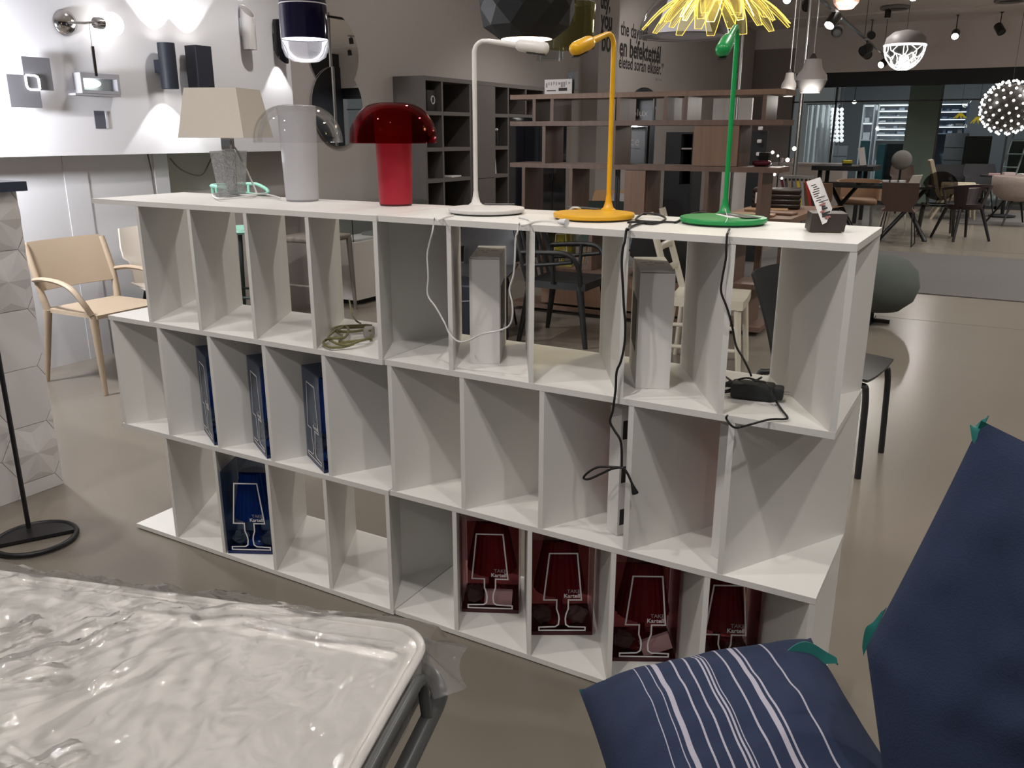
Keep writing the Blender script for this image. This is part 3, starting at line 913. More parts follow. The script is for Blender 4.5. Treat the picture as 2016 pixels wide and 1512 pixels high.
RT = (thin('maroon_pane', (0.42, 0.22, 0.23), 0.08, 0.05), mat('red_ribbed_acrylic', (0.20, 0.008, 0.015), 0.18), mat('maroon_tray', (0.055, 0.006, 0.012), 0.3))
BT = (thin('navy_pane', (0.30, 0.36, 0.46), 0.08, 0.05), mat('blue_ribbed_acrylic', (0.012, 0.05, 0.22), 0.18), mat('navy_tray', (0.008, 0.02, 0.09), 0.3))
YT = (thin('yellow_pane', (0.75, 0.73, 0.5), 0.08, 0.05), mat('yellow_acrylic', (0.50, 0.42, 0.05), 0.2), mat('yellow_tray', (0.45, 0.40, 0.10), 0.3))
PR = thin('red_clear_plastic', (0.86, 0.76, 0.77), 0.10, 0.03)
PB = thin('blue_clear_plastic', (0.75, 0.80, 0.88), 0.10, 0.03)


def two(u0, v0, u1, v1, z):
    a_, b_ = W(u0, v0, z=z), W(u1, v1, z=z)
    return a_, math.atan2(b_.y - a_.y, b_.x - a_.x)


for (u0, v0, u1, v1, dx, lab, ex, ca) in (
        (904, 1203, 1022, 1207, .010, 'clear lamp box with red lamp, first red one next to the empty compartment', 0, 1),
        (1045, 1250, 1173, 1250, .002, 'clear lamp box with red lamp, between two other boxed red lamps', -1, 0),
        (1203, 1301, 1328, 1303, .003, 'clear lamp box with red lamp and a tilted white carton inside', 0, 2),
        (1380, 1322, 1483, 1325, .0, 'clear lamp box with red lamp in the corner compartment behind the striped pillow', -1, 0)):
    a_, an = two(u0, v0, u1, v1, ZD)
    if u0 == 1380:
        a_ = Vector((2.118, 0.162, ZD))
    lamp_box(lab, (a_.x + dx, a_.y), an, RT, PR, ZD, 0.176 if u0 != 1045 else 0.18, 0.155, 0.31, ex, ca)
a_, an = two(447, 1090, 535, 1091, ZD)
lamp_box('clear lamp box with blue lamp in the bottom row', (a_.x + .002, a_.y + .004), 0.47, BT, PB, ZD, 0.17, 0.155, 0.31, 0, 0)
e0, e1 = W(600, 897, z=ZC_), W(640, 932, z=ZC_)
an = -0.525
for k, lab in enumerate(('clear lamp box with blue lamp, showing its whole printed front in the middle row', 'clear lamp box with blue lamp, half hidden, next to the fully seen blue box', 'clear lamp box with blue lamp, mostly hidden, second from the shelf end')):
    lamp_box(lab, (e0.x - P2 * k + .008, e0.y + .004), an, BT, PB, ZC_, 0.176, 0.14, 0.31, 0, 0)

# ================================================================== bed with the wrapped mattress
ZM = 0.55
ca, cb = W(826, 1262, z=ZM), W(0, 1117, z=ZM)
e1 = Vector((-0.957, -0.29, 0)).normalized()
e2 = Vector((0.29, -0.957, 0)).normalized()
cor = W(850, 1236, z=ZM)
MF = Matrix(((e1.x, e2.x, 0, cor.x), (e1.y, e2.y, 0, cor.y), (0, 0, 1, 0), (0, 0, 0, 1)))
angm = math.atan2(e1.y, e1.x)
MW = mat('mattress_ticking', (0.90, 0.87, 0.83), 0.8, var=0.02, scale=5)
LM, WM = 1.9, 0.82
# local frame of the bed: x runs from the foot end along the mattress, y across it towards -x side
mt = thing('mattress', 'white mattress wrapped in crinkled clear plastic', 'mattress', (cor.x, cor.y, 0.461), angm)
def rr_rect(w, l, r, n=8):
    pts = []
    for (cx, cy, a0) in ((w - r, r, -PI / 2), (w - r, l - r, 0), (r, l - r, PI / 2), (r, r, PI)):
        for i in range(n + 1):
            a = a0 + PI / 2 * i / n
            pts.append((cx + r * math.cos(a), cy + r * math.sin(a)))
    return pts
mb = MB()
outl = rr_rect(LM, WM, 0.075)
rings = [(0.0, 0.012, 0.0), (0.0, 0.0, 0.012), (0.0, 0.0, 0.068), (0.008, 0, 0.081), (0.022, 0, 0.087), (0.05, 0, 0.089), (0.2, 0, 0.092)]
n = len(outl)
vs, fs = [], []
for ins, ins2, z in rings:
    k = ins + ins2
    for (a, b) in outl:
        cx, cy = LM / 2, WM / 2
        vs.append((cx + (a - cx) * (1 - k / cx), cy + (b - cy) * (1 - k / cy), z))
for i in range(len(rings) - 1):
    fs += [(i * n + j, i * n + (j + 1) % n, (i + 1) * n + (j + 1) % n, (i + 1) * n + j) for j in range(n)]
fs += [tuple(reversed(range(n))), tuple(range((len(rings) - 1) * n, len(rings) * n))]
# local y axis of the thing: rotation by angm sends +y to (-e1.y, e1.x); the bed lies on the other side
mb.add([(a, -b if False else b, z) for a, b, z in vs], fs)
sgn = 1 if Vector((-e1.y, e1.x, 0)).dot(e2) > 0 else -1
mb.v = [Vector((p.x, sgn * p.y, p.z)) for p in mb.v]
mb.build('mattress_body', MW, mt, smooth=50)
pp = [(a, sgn * b, 0.079) for a, b in rr_rect(LM, WM, 0.075)]
MB().tube(pp, 0.0085, 8, closed=True).build('piping', MW, mt, smooth=60)
# plastic wrap: loose crinkled sheet with folds over the mattress
import mathutils
nz_ = mathutils.noise
FOLDS = [((0.55, 0.30), (1.3, 0.62), 0.024), ((0.70, 0.20), (0.95, 0.75), 0.02), ((0.40, 0.45), (0.60, 0.80), 0.022), ((0.85, 0.05), (1.3, 0.35), 0.02), ((0.25, 0.02), (0.62, 0.16), 0.016), ((0.50, 0.10), (0.66, 0.36), 0.02), ((0.95, 0.40), (1.1, 0.80), 0.02), ((0.10, 0.62), (1.25, 0.22), 0.020), ((0.10, 0.80), (0.72, 0.42), 0.022), ((0.05, 0.10), (1.0, 0.07), 0.012), ((0.72, 0.42), (1.6, 0.10), 0.018), ((0.45, 0.25), (0.62, 0.6), 0.012), ((0.62, 0.05), (0.78, 0.5), 0.014)]
def foldh(x, y):
    h = 0
    for (x0, y0), (x1, y1), a in FOLDS:
        d = Vector((x1 - x0, y1 - y0)); q = Vector((x - x0, y - y0))
        t_ = max(0, min(1, q.dot(d) / d.length_squared))
        wob = nz_.noise(Vector((x * 5, y * 5, a * 100))) * 0.02
        dist = (q - d * t_).length + wob
        h = max(h, 1.25 * a * math.exp(-abs(dist / 0.013) ** 1.5))
    return h
def wrap(a, b):
    x = -0.010 + a * 1.31
    y = -0.075 + b * 0.92
    z = 0.097 + foldh(x, y)
    cr = 1.5 if x > 0.5 else 0.30 + 1.2 * max(0, (x / .5)) ** 2
    z += 0.016 * cr * abs(nz_.noise(Vector((x * 6 + y * 3, y * 7, 1.3)))) + 0.009 * cr * abs(nz_.noise(Vector((x * 17, y * 11 + x * 6, 4.1)))) + 0.003 * cr * abs(nz_.noise(Vector((x * 42, y * 36, 7.7))))
    edge = min(x + 0.004, y + 0.0)
    if edge < 0.0:
        z -= (-edge) * 1.1
    ex = 0.020 * nz_.noise(Vector((x * 6, y * 6, 9))) if y < 0 else 0
    return (x, sgn * (y + ex), z)
MB().sheet(wrap, 190, 130).build('plastic_wrap', thin('mattress_film', (0.99, 0.99, 0.99), 0.40, 0.055, wrinkle=0.22, wscale=18, haze=0.06, fmul=0.9, hcol=(.85, .84, .84)), mt, smooth=50)
# hanging film and gathered corner at the foot end
def skirt(a, b):
    y = 0.03 + b * 0.74
    x = -0.0045 - 0.002 * math.sin(b * 40) * a
    return (x, sgn * y, 0.075 - a * 0.085)
MB().sheet(skirt, 8, 60).build('wrap_skirt', thin('skirt_film', (0.90, 0.90, 0.91), 0.25, 0.12, wrinkle=0.4, wscale=14, haze=0.32, hcol=(.62, .62, .63)), mt, smooth=60)
def ear(a, b):
    an = -0.9 + b * 2.2
    r = 0.02 + a * (0.085 + 0.02 * math.sin(b * 9))
    return (0.03 - math.cos(an) * r, sgn * (0.02 - math.sin(an) * r), 0.062 + 0.012 * math.sin(b * 12) - a * 0.05)
MB().sheet(ear, 6, 24).build('wrap_corner', thin('skirt_film', (0.9, 0.9, 0.91)), mt, smooth=60)

# tubular folding bed frame
FRM = mat('grey_tube_paint', (0.075, 0.08, 0.08), 0.32, var=0.05)
bf = thing('bed_frame', 'dark grey tubular folding bed frame under the wrapped mattress', 'bed frame', (cor.x, cor.y, 0), angm)
S = sgn
ZF = 0.441
def arc(cx, cy, r, a0, a1, n=8):
    return [(cx + r * math.cos(a0 + (a1 - a0) * i / n), cy + r * math.sin(a0 + (a1 - a0) * i / n)) for i in range(n + 1)]
pl_ = [(LM, -0.02)] + [(x, y) for x, y in arc(0.06, 0.07, 0.09, -PI / 2, -PI, 8)] + [(x, y) for x, y in arc(0.06, 0.75, 0.09, PI, PI / 2, 8)] + [(LM, 0.84)]
MB().tube([(x, S * y, ZF) for x, y in pl_], 0.0165, 12).build('outer_tube', FRM, bf, smooth=60)
MB().tube([(-0.03, S * 0.125, ZF + .012)] + [(-0.022, S * y, z) for y, z in ((0.115, 0.485), (0.116, 0.51), (0.125, 0.528), (0.145, 0.536))] + [(-0.022, S * y, 0.537) for y in (0.2, 0.4, 0.62)] + [(-0.022, S * y, z) for y, z in ((0.675, 0.536), (0.695, 0.528), (0.704, 0.51), (0.705, 0.485))] + [(-0.03, S * 0.695, ZF + .012)], 0.0105, 10).build('mattress_stop', FRM, bf, smooth=60)
for x in (0.0, 0.6, 1.25, LM):
    MB().tube([(x + .02, S * -0.02, 0.425), (x + .02, S * 0.84, 0.425)], 0.0105, 8).build('cross_bar', FRM, bf, smooth=60)
for x in (0.35, LM - .15):
    for y in (-0.02, 0.84):
        MB().tube([(x, S * y, 0.43), (x, S * y, 0.0)], 0.0125, 8).build('leg', FRM, bf, smooth=60)
for k in range(9):
    MB().box(0.1 + k * .2, 0.15 + k * .2, min(S * 0.0, S * .82), max(S * 0.0, S * .82), 0.446, 0.458).build('slat', OAK, bf)
MB().box(-0.052, -0.018, S * 0.30 - .02, S * 0.30 + .02, ZF + .018, ZF + .03).build('clip', BLACK, bf)
# ================================================================== pillows lower right, on a low bed
NAVY = mat('navy_cotton', (0.013, 0.024, 0.062), 0.85, var=0.10, scale=30, bump=0.12, bscale=350)
TEAL = mat('teal_cotton', (0.01, 0.16, 0.145), 0.85, var=0.08, scale=30, sheen=0.2)
# stripes woven across the pillow, in the pillow's own coordinates
STR = mat('navy_striped_cotton', (0.013, 0.024, 0.062), 0.85, var=0.10, scale=30, bump=0.12, bscale=350)
N, L = STR.node_tree.nodes, STR.node_tree.links
uv = N.new('ShaderNodeUVMap'); uv.uv_map = 'weave'
sp = N.new('ShaderNodeSeparateXYZ'); L.new(uv.outputs[0], sp.inputs[0])
cr = N.new('ShaderNodeValToRGB'); cr.color_ramp.interpolation = 'CONSTANT'
L.new(sp.outputs['X'], cr.inputs[0])
cr.color_ramp.elements[0].position = 0; cr.color_ramp.elements[0].color = (0, 0, 0, 1)
cr.color_ramp.elements[1].position = 0.999; cr.color_ramp.elements[1].color = (0, 0, 0, 1)
for (a, w_) in ((.215, .007), (.262, .007), (.285, .016), (.355, .007), (.405, .007), (.452, .006), (.468, .006), (.482, .006), (.545, .007), (.60, .020), (.632, .007), (.74, .007)):
    x = cr.color_ramp.elements.new(a); x.color = (1, 1, 1, 1)
    x = cr.color_ramp.elements.new(a + w_); x.color = (0, 0, 0, 1)
mx0 = [q for q in N if q.type == 'MIX'][0]
mx = N.new('ShaderNodeMix'); mx.data_type = 'RGBA'
L.new(cr.outputs[0], mx.inputs['Factor']); L.new(mx0.outputs['Result'], mx.inputs['A'])
mx.inputs['B'].default_value = (0.40, 0.38, 0.45, 1)
L.new(mx.outputs['Result'], N['Principled BSDF'].inputs['Base Color'])


def pillow(par, name, M, w, h, th, mt_, nu=60, nv=44, wr=0.012, seed=0.0, pinch=0.10, bend=None, sag=None, world=True, halves=False):
    """cushion: two bulging faces meeting in a seam, with puckers along the seam"""
    def f(sd):
        def fn(a, b):
            u, v = a * 2 - 1, b * 2 - 1
            ku, kv = 1 - pinch * (1 - abs(v)) ** 2 * 0 - pinch * (1 - v * v), 1 - pinch * (1 - u * u)
            x, y = u * w / 2 * ku, v * h / 2 * kv
            if bend and v < bend[0]: x += bend[1] * (bend[0] - v) * h / 2
            q = max(0.0, (1 - abs(u) ** 2.6)) ** 0.55 * max(0.0, (1 - abs(v) ** 2.6)) ** 0.55
            p = Vector((x * 7 + seed, y * 7, sd * 3.0))
            z = sd * th / 2 * q + wr * q * nz_.noise(p) + wr * 0.5 * q * nz_.noise(p * 2.7)
            z += 0.35 * wr * q * math.sin(8 * math.atan2(v, u) + seed) * (1 - q)
            if sag: z += sag(u, v)
            return M @ Vector((x, y, z))
        return fn
    mb = MB()
    mb.sheet(f(1), nu, nv)
    k = len(mb.f)
    mb.sheet(f(-1), nu, nv)
    o = mb.build(name, mt_, par, world=world, smooth=80, weld=False)
    me = o.data
    if halves:
        for p in me.polygons:
            p.material_index = 0 if p.vertices[0] < (nu + 1) * (nv + 1) else 1
    ul = me.uv_layers.new(name='weave')
    for lp in me.loops:
        i = lp.vertex_index % ((nu + 1) * (nv + 1))
        ul.data[lp.index].uv = ((i // (nv + 1)) / nu, (i % (nv + 1)) / nv)
    return o


bd = thing('daybed', 'low daybed base carrying the two navy pillows', 'bed', (3.05, -0.62, 0))
MB().rbox(-0.46, 0.75, -0.40, 0.35, 0.12, 0.29, 0.04).build('mattress_block', mat('daybed_cloth', (0.02, 0.035, 0.07), 0.9), bd, smooth=40)
for x in (-.38, .68):
    for y in (-.33, .28):
        MB().lathe([(0.02, 0), (0.025, .125)], 12, (x, y, 0)).build('leg', OAK, bd)
ps = thing('pillow', 'navy pillow with fine pale stripes lying flat', 'pillow', (2.62, -0.78, 0.34))
Mp = Matrix.Translation((2.485, -0.765, 0.525)) @ Matrix.Rotation(0.60, 4, 'Z') @ Matrix.Rotation(-0.20, 4, 'Y') @ Matrix.Rotation(0.08, 4, 'X')
pillow(ps, 'striped_cover', Mp, 0.42, 0.54, 0.25, [STR, TEAL], wr=0.022, seed=3.0, pinch=0.07, halves=True)
pu = thing('pillow', 'plain navy pillow propped upright with teal reverse', 'pillow', (2.95, -0.45, 0.34))
nrm_ = Vector((-0.12, -0.9, 0.36)).normalized()
rv = Vector((1, -0.05, 0)); rv = (rv - nrm_ * rv.dot(nrm_)).normalized()
uvv = nrm_.cross(rv)
ca_, sa_ = math.cos(0.28), math.sin(0.28)
xa, ya = rv * ca_ - uvv * sa_, uvv * ca_ + rv * sa_
cr0 = W(1932, 828, y=-0.64)
w2, h2 = 0.56, 0.66
Cc = cr0 + xa * (w2 / 2) - ya * (h2 / 2)
Mu = Matrix(((xa.x, ya.x, nrm_.x, Cc.x), (xa.y, ya.y, nrm_.y, Cc.y), (xa.z, ya.z, nrm_.z, Cc.z), (0, 0, 0, 1)))
pillow(pu, 'navy_cover', Mu, w2, h2, 0.15, [NAVY, TEAL], wr=0.026, seed=11.0, pinch=0.03, bend=(0.0, 0.68), halves=True)
# teal turned-up seam flaps
def flap(par, p, q, out, hgt):
    p, q, out = Vector(p), Vector(q), Vector(out)
    def fn(a, b):
        s_ = math.sin(PI * a)
        return p.lerp(q, a) + out * (b * hgt * s_ ** .5) + Vector((0, 0, 1)) * (0.01 * math.sin(6 * a) * b)
    return MB().sheet(fn, 16, 5, 0.002).build('teal_flap', TEAL, par, world=True, smooth=60)
flap(ps, W(1528, 1312, y=-.585), W(1650, 1306, y=-.54), (0.15, 0.35, 0.9), 0.035)
flap(pu, W(1921, 878, y=-.655), W(1945, 818, y=-.635), (-0.8, 0.1, 0.2), 0.016)
flap(pu, W(1700, 1290, y=-.70), W(1745, 1195, y=-.69), (-0.8, 0.2, 0.3), 0.012)

# ================================================================== left side: tiled pillar, floor lamp, armchair
XT = -0.64
TILE = mat('white_matte_tile', (0.66, 0.63, 0.62), 0.6, var=0.02)
GROUT = mat('grout', (0.30, 0.29, 0.29), 0.9)
tc_ = thing('display_pillar', 'display pillar clad in white hexagonal relief tiles with dark cap', 'pillar', (XT - 0.25, -0.25, 0))
yR = 0.118
MB().box(XT - 0.5, XT - 0.006, -1.05, yR, 0, 1.225).build('core', GROUT, tc_, world=True)
MB().box(XT - 0.52, XT + 0.03, -1.08, yR + 0.03, 1.226, 1.262).build('cap', mat('dark_blue_grey_cap', (0.035, 0.045, 0.075), 0.4), tc_, world=True)
RH = 0.1362
def clip_poly(poly, y1, z0, z1):
    def cut(P, inside, inter):
        out = []
        for i in range(len(P)):
            a, b = P[i - 1], P[i]
            ia, ib = inside(a), inside(b)
            if ia != ib: out.append(inter(a, b))
            if ib: out.append(b)
        return out
    def ln(ax, val):
        def f(a, b):
            t = (val - a[ax]) / (b[ax] - a[ax])
            return tuple(a[k] + (b[k] - a[k]) * t for k in range(len(a)))
        return f
    for ins, it in ((lambda p: p[0] <= y1, ln(0, y1)), (lambda p: p[1] >= z0, ln(1, z0)), (lambda p: p[1] <= z1, ln(1, z1))):
        if len(poly) < 3: return []
        poly = cut(poly, ins, it)
    return poly
yh, zh = 0.022, 0.178
stars = {(0, 0), (0, 3), (0, 4), (1, 0), (1, 2), (1, 3), (-1, 1), (-1, 3), (-1, 0)}
for ci in range(-5, 2):
    for ri in range(-1, 6):
        cy, cz = yh + ci * 1.5 * RH, zh + (ri + (0.5 if ci % 2 else 0)) * 1.732 * RH
        hexa = [(cy + (RH - .0012) * math.cos(k * PI / 3), cz + (RH - .0012) * math.sin(k * PI / 3)) for k in range(6)]
        if cy - RH > yR or cz + RH * .87 < 0.004 or cz - RH * .87 > 1.22: continue
        star = (ci, ri) in stars or (ci < -1 and (ci * 3 + ri * 5) % 3 == 0)
        mb = MB()
        if not star:
            p = clip_poly(hexa, yR, 0.001, 1.224)
            if len(p) < 3: continue
            mb.prism(p, XT - 0.0065, XT, lambda a, b, h: (h, a, b))
        else:
            # six raised arms: ridge from the centre to each corner, valleys between
            tris = []
            for k in range(6):
                a0, a1 = k * PI / 3, (k + 1) * PI / 3
                v0 = (cy + (RH - .0012) * math.cos(a0), cz + (RH - .0012) * math.sin(a0), 0.0)
                v1 = (cy + (RH - .0012) * math.cos(a1), cz + (RH - .0012) * math.sin(a1), 0.0)
                am = (a0 + a1) / 2
                vm = (cy + .62 * RH * math.cos(am), cz + .62 * RH * math.sin(am), -0.001 if k % 2 else 0.010)
                vc = (cy, cz, 0.020)
                tris += [(vc, v0, vm), (vc, vm, v1), (vm, v0, v1)]
            for tr_ in tris:
                p = clip_poly(list(tr_), yR, 0.001, 1.224)
                if len(p) >= 3:
                    mb.add([(XT + h, a, b) for a, b, h in p], [tuple(range(len(p)))])
            p = clip_poly(hexa, yR, 0.001, 1.224)
            if len(p) >= 3: mb.prism(p, XT - 0.0065, XT - 0.002, lambda a, b, h: (h, a, b))
            if not mb.v: continue
        mb.build('tile', TILE, tc_, world=True)
# right flank of the pillar
for k in range(5):
    MB().box(XT - 0.245, XT - 0.008, yR, yR + 0.006, 0.002 + k * .245, 0.243 + k * .245).build('tile', TILE, tc_, world=True)

b = W(58, 1046, z=0)
fl = thing('floor_lamp', 'thin black floor lamp with ring base and dark cone shade', 'floor lamp', (b.x, b.y, 0))
rc_ = Vector((0.10, -0.035, 0))
ring = [rc_ + Vector((0.135 * math.cos(2 * PI * i / 40), 0.135 * math.sin(2 * PI * i / 40), 0.012)) for i in range(40)]
MB().tube(ring, 0.010, 8, closed=True).build('base_ring', BLACK, fl, smooth=60)
hp = [(rc_.x + 0.132 * math.cos(a), rc_.y + 0.132 * math.sin(a)) for a in [math.radians(60 + 180 * i / 16) for i in range(17)]]
MB().prism(hp, 0.004, 0.016).build('base_plate', BLACK, fl)
MB().tube([(0, 0, 0.014), (0, 0, 1.30)], 0.0085, 10).build('pole', BLACK, fl, smooth=60)
zb_ = HZ(b, -6, 485)
MB().lathe([(0.125, zb_), (0.075, zb_ + .17), (0.03, zb_ + .22), (0.028, zb_ + .22), (0.07, zb_ + .165), (0.122, zb_)], 36, (-0.02, -0.085, 0), cap=False).build('shade', mat('slate_shade', (0.055, 0.06, 0.085), 0.7), fl, smooth=40)
MB().tube([(0, 0, zb_ + .21), (-0.02, -0.085, zb_ + .21)], 0.006, 8).build('shade_arm', BLACK, fl)

# navy armchair, mostly out of the picture
a = W(8, 1010, z=0.28)
ac = thing('armchair', 'navy upholstered armchair at the foot of the tiled pillar', 'armchair', (a.x - 0.20, a.y - 0.40, 0), 0.35)
NV = mat('navy_upholstery', (0.02, 0.04, 0.085), 0.9, bump=0.1, bscale=200)
MB().rbox(-0.27, 0.27, -0.27, 0.25, 0.14, 0.24, 0.06, 4).build('seat', NV, ac, smooth=60)
MB().rbox(0.17, 0.29, -0.27, 0.27, 0.08, 0.29, 0.055, 4).build('armrest', NV, ac, smooth=60)
MB().rbox(-0.29, -0.17, -0.27, 0.27, 0.08, 0.29, 0.055, 4).build('armrest', NV, ac, smooth=60)
MB().rbox(-0.28, 0.28, -0.31, -0.2, 0.12, 0.36, 0.055, 4).build('backrest', NV, ac, smooth=60)
for x in (-.22, .22):
    for y in (-.24, .20):
        MB().lathe([(0.012, 0.0), (0.02, .09)], 10, (x, y, 0)).build('leg', BLACK, ac)

# ------------------------------------------------------------------ beige plastic armchair
BEI = mat('beige_plastic', (0.42, 0.33, 0.24), 0.5, var=0.02)
bc = thing('armchair', 'beige moulded plastic armchair against the pale wall', 'chair', (-1.90, 1.28, 0), 0.03)
# local: faces +x, width along y
def leg4(par, m_, pts, r0, r1, n=10):
    for (a, b_) in pts:
        MB().tube([b_, Vector(a).lerp(Vector(b_), .5), a], [r1, (r0 + r1) / 2, r0], n).build('leg', m_, par, smooth=60)
leg4(bc, BEI, [((-0.29, -0.25, 0), (-0.20, -0.235, 0.45)), ((-0.29, 0.25, 0), (-0.20, 0.235, 0.45)), ((0.27, -0.27, 0), (0.205, -0.235, 0.45)), ((0.27, 0.27, 0), (0.205, 0.235, 0.45))], 0.013, 0.024)
def seat_s(a, b_):
    x = -0.22 + 0.46 * a; y = -0.235 + 0.47 * b_
    return (x, y, 0.455 - 0.022 * math.sin(PI * b_) * math.sin(PI * min(1, a * 1.1)) )
MB().sheet(seat_s, 16, 12, 0.022).build('seat', BEI, bc, smooth=60)
def back_s(a, b_):
    y = (-0.25 + 0.50 * b_) * (1.03 - .06 * a)
    z = 0.555 + 0.275 * a
    x = -0.225 - 0.09 * a - 0.03 * math.sin(PI * b_)
    return (x, y, z)
MB().sheet(back_s, 10, 14, 0.018).build('backrest', BEI, bc, smooth=60)
for s_ in (-1, 1):
    MB().tube(bez([(-0.20, s_ * .235, .44), (-0.215, s_ * .245, .52), (-0.235, s_ * .25, .62), (-0.30, s_ * .25, .82)], 5), [.022] * 6 + [.02] * 10, 8).build('back_post', BEI, bc, smooth=60)
    MB().tube(bez([(-0.24, s_ * .262, .622), (-0.12, s_ * .28, .638), (0.02, s_ * .285, .632), (0.12, s_ * .283, .60), (0.18, s_ * .27, .53), (0.208, s_ * .245, .455)], 6), 0.019, 8, flat=0.7).build('armrest', BEI, bc, smooth=60)

# ------------------------------------------------------------------ cream shell chair
CRM = mat('cream_plastic', (0.66, 0.60, 0.53), 0.4, var=0.02)
def shell_chair(par, m_, mleg, sh_w=0.46, top=0.80, legs='black'):
    def sh(a, b_):
        v = b_ * 2 - 1
        if a < 0.5:
            t_ = a / 0.5
            x = 0.22 - 0.40 * t_; z = 0.45 + 0.02 * (1 - t_) ** 3 * -1 + 0.03 * v * v * (0.4 + t_)
        else:
            t_ = (a - 0.5) / 0.5
            x = -0.18 - 0.10 * t_ + 0.05 * v * v; z = 0.45 + (top - 0.45) * t_ ** 0.8 + 0.035 * v * v * (1 - t_)
        wd = sh_w / 2 * (1 - 0.10 * max(0, a - .8) / .2 - 0.12 * max(0, .2 - a) / .2)
        if .44 < a < .66: wd *= 0.86
        return (x, v * wd, z)
    MB().sheet(sh, 26, 14, 0.012).build('shell', m_, par, smooth=70)
    leg4(par, mleg, [((-0.22, -0.20, 0), (-0.13, -0.13, 0.425)), ((-0.22, 0.20, 0), (-0.13, 0.13, 0.425)), ((0.22, -0.20, 0), (0.13, -0.13, 0.425)), ((0.22, 0.20, 0), (0.13, 0.13, 0.425))], 0.009, 0.013)
b = W(278, 520, x=-2.2)
cc = thing('chair', 'cream plastic shell chair with black legs behind the beige armchair', 'chair', (-2.08, b.y + 0.14, 0), -0.15)
shell_chair(cc, CRM, BLACK, 0.48, 0.84)

# ------------------------------------------------------------------ mint bar stool
MINT = mat('mint_plastic', (0.30, 0.60, 0.48), 0.45)
DGRN = mat('dark_green_metal', (0.035, 0.055, 0.05), 0.45)
b = W(466, 480, x=-2.12)
ms = thing('bar_stool', 'mint green bar stool with open ring back and dark legs', 'bar stool', (b.x + 0.02, b.y + 0.06, 0), 0.2)
zt_ = W(425, 362, x=-2.12).z
MB().lathe([(0.02, 0.745), (0.17, 0.75), (0.19, 0.765), (0.185, 0.785), (0.1, 0.78)], 28).build('seat', MINT, ms, smooth=50)
ringp = [(0.19 * math.cos(a), 0.20 * math.sin(a), zt_ - 0.02 - 0.06 * max(0, math.cos(a))) for a in [2 * PI * i / 28 for i in range(28)]]
MB().tube(ringp, 0.013, 8, closed=True).build('back_ring', MINT, ms, smooth=60)
for a in (1.9, 2.7, 3.6, 4.4):
    MB().tube([(0.175 * math.cos(a), 0.175 * math.sin(a), 0.775), (0.19 * math.cos(a), 0.2 * math.sin(a), zt_ - 0.02)], 0.012, 8).build('back_post', MINT, ms, smooth=60)
leg4(ms, DGRN, [((sx * .21, sy * .21, 0), (sx * .13, sy * .13, .748)) for sx in (-1, 1) for sy in (-1, 1)], 0.012, 0.017)
for z, r in ((0.30, .185),):
    MB().tube([(r * math.cos(2 * PI * i / 4 + PI / 4) * 1.32, r * math.sin(2 * PI * i / 4 + PI / 4) * 1.32, z) for i in range(4)], 0.009, 8, closed=True).build('footrest', DGRN, ms, smooth=60)

# ------------------------------------------------------------------ taupe stool chair and white plinth with glass case
TAU = mat('taupe_frame', (0.20, 0.175, 0.155), 0.5)
b = W(701, 612, z=0)
pl0 = W(706, 606, z=0)
ts = thing('bar_chair', 'taupe low-backed chair seen through the upper compartments', 'chair', (pl0.x - 0.16, pl0.y - 0.30, 0), 0.1)
MB().rbox(-0.22, 0.20, -0.22, 0.22, 0.60, 0.645, 0.015).build('seat', mat('taupe_seat', (0.23, 0.20, 0.175), 0.75), ts, smooth=40)
leg4(ts, TAU, [((sx * .21, sy * .21, 0), (sx * .19, sy * .19, .615)) for sx in (-1, 1) for sy in (-1, 1)], 0.014, 0.024)
MB().rbox(-0.25, -0.21, -0.22, 0.22, 0.80, 0.97, 0.012).build('backrest', TAU, ts, smooth=40)
for s_ in (-1, 1):
    MB().tube([(-0.19, s_ * .19, .61), (-0.225, s_ * .19, .82)], 0.018, 8).build('back_post', TAU, ts, smooth=60)
MB().tube([(-0.2, -0.2, 0.25), (0.2, -0.2, 0.25)], 0.011, 8).build('stretcher', TAU, ts)

PLM = mat('white_plinth', (0.70, 0.66, 0.62), 0.55)
c0 = W(702, 590, z=0.06)
pt = thing('display_plinth', 'white display plinth topped by a frameless glass case', 'plinth', (c0.x - 0.36, c0.y + 0.78, 0))
zp = HZ(c0, 702, 478)
MB().box(0.0, 0.30, -0.72, 0.2, 0.0, 0.05).build('recessed_base', BLACK, pt)
MB().box(-0.05, 0.36, -0.78, 0.30, 0.05, zp).build('body', PLM, pt)
zg = W(700, 384, x=c0.x).z
for (x0, x1, y0, y1) in ((-.04, -.034, -.76, .28), (.334, .34, -.76, .28), (-.033, .333, -.76, -.754), (-.033, .333, .274, .28)):
    MB().box(x0, x1, y0, y1, zp + .001, zp + 0.30).build('glass_pane', CLEARG, pt)
MB().box(-.04, .34, -.76, .28, zp + .3005, zp + .306).build('glass_pane', CLEARG, pt)
for (x, y) in ((-.037, -.757), (.337, -.757)):
    MB().box(x - .003, x + .003, y - .003, y + .003, zp, zp + .3).build('edge_strip', DARKM, pt)
MB().box(.05, .28, -.3, .1, zp + .001, zp + .03).build('display_tray', mat('grey_tray', (.25, .25, .25), .5), pt)

# ================================================================== lamps on the lit panel
def on_panel(u, v): return W(u, v, x=XP)
DKS = mat('anthracite_metal', (0.018, 0.022, 0.035), 0.55)
BULB = glow('white_bulb', (1, 0.96, 0.92), 9.0)
def beam(loc, up, watts, size=75, blend=0.08, rad=0.012):
    p = Vector(loc)
    spot_light('beam', p, p + Vector((0, 0, 1 if up else -1)), watts, size, blend, rad, (1, 0.985, 0.97))

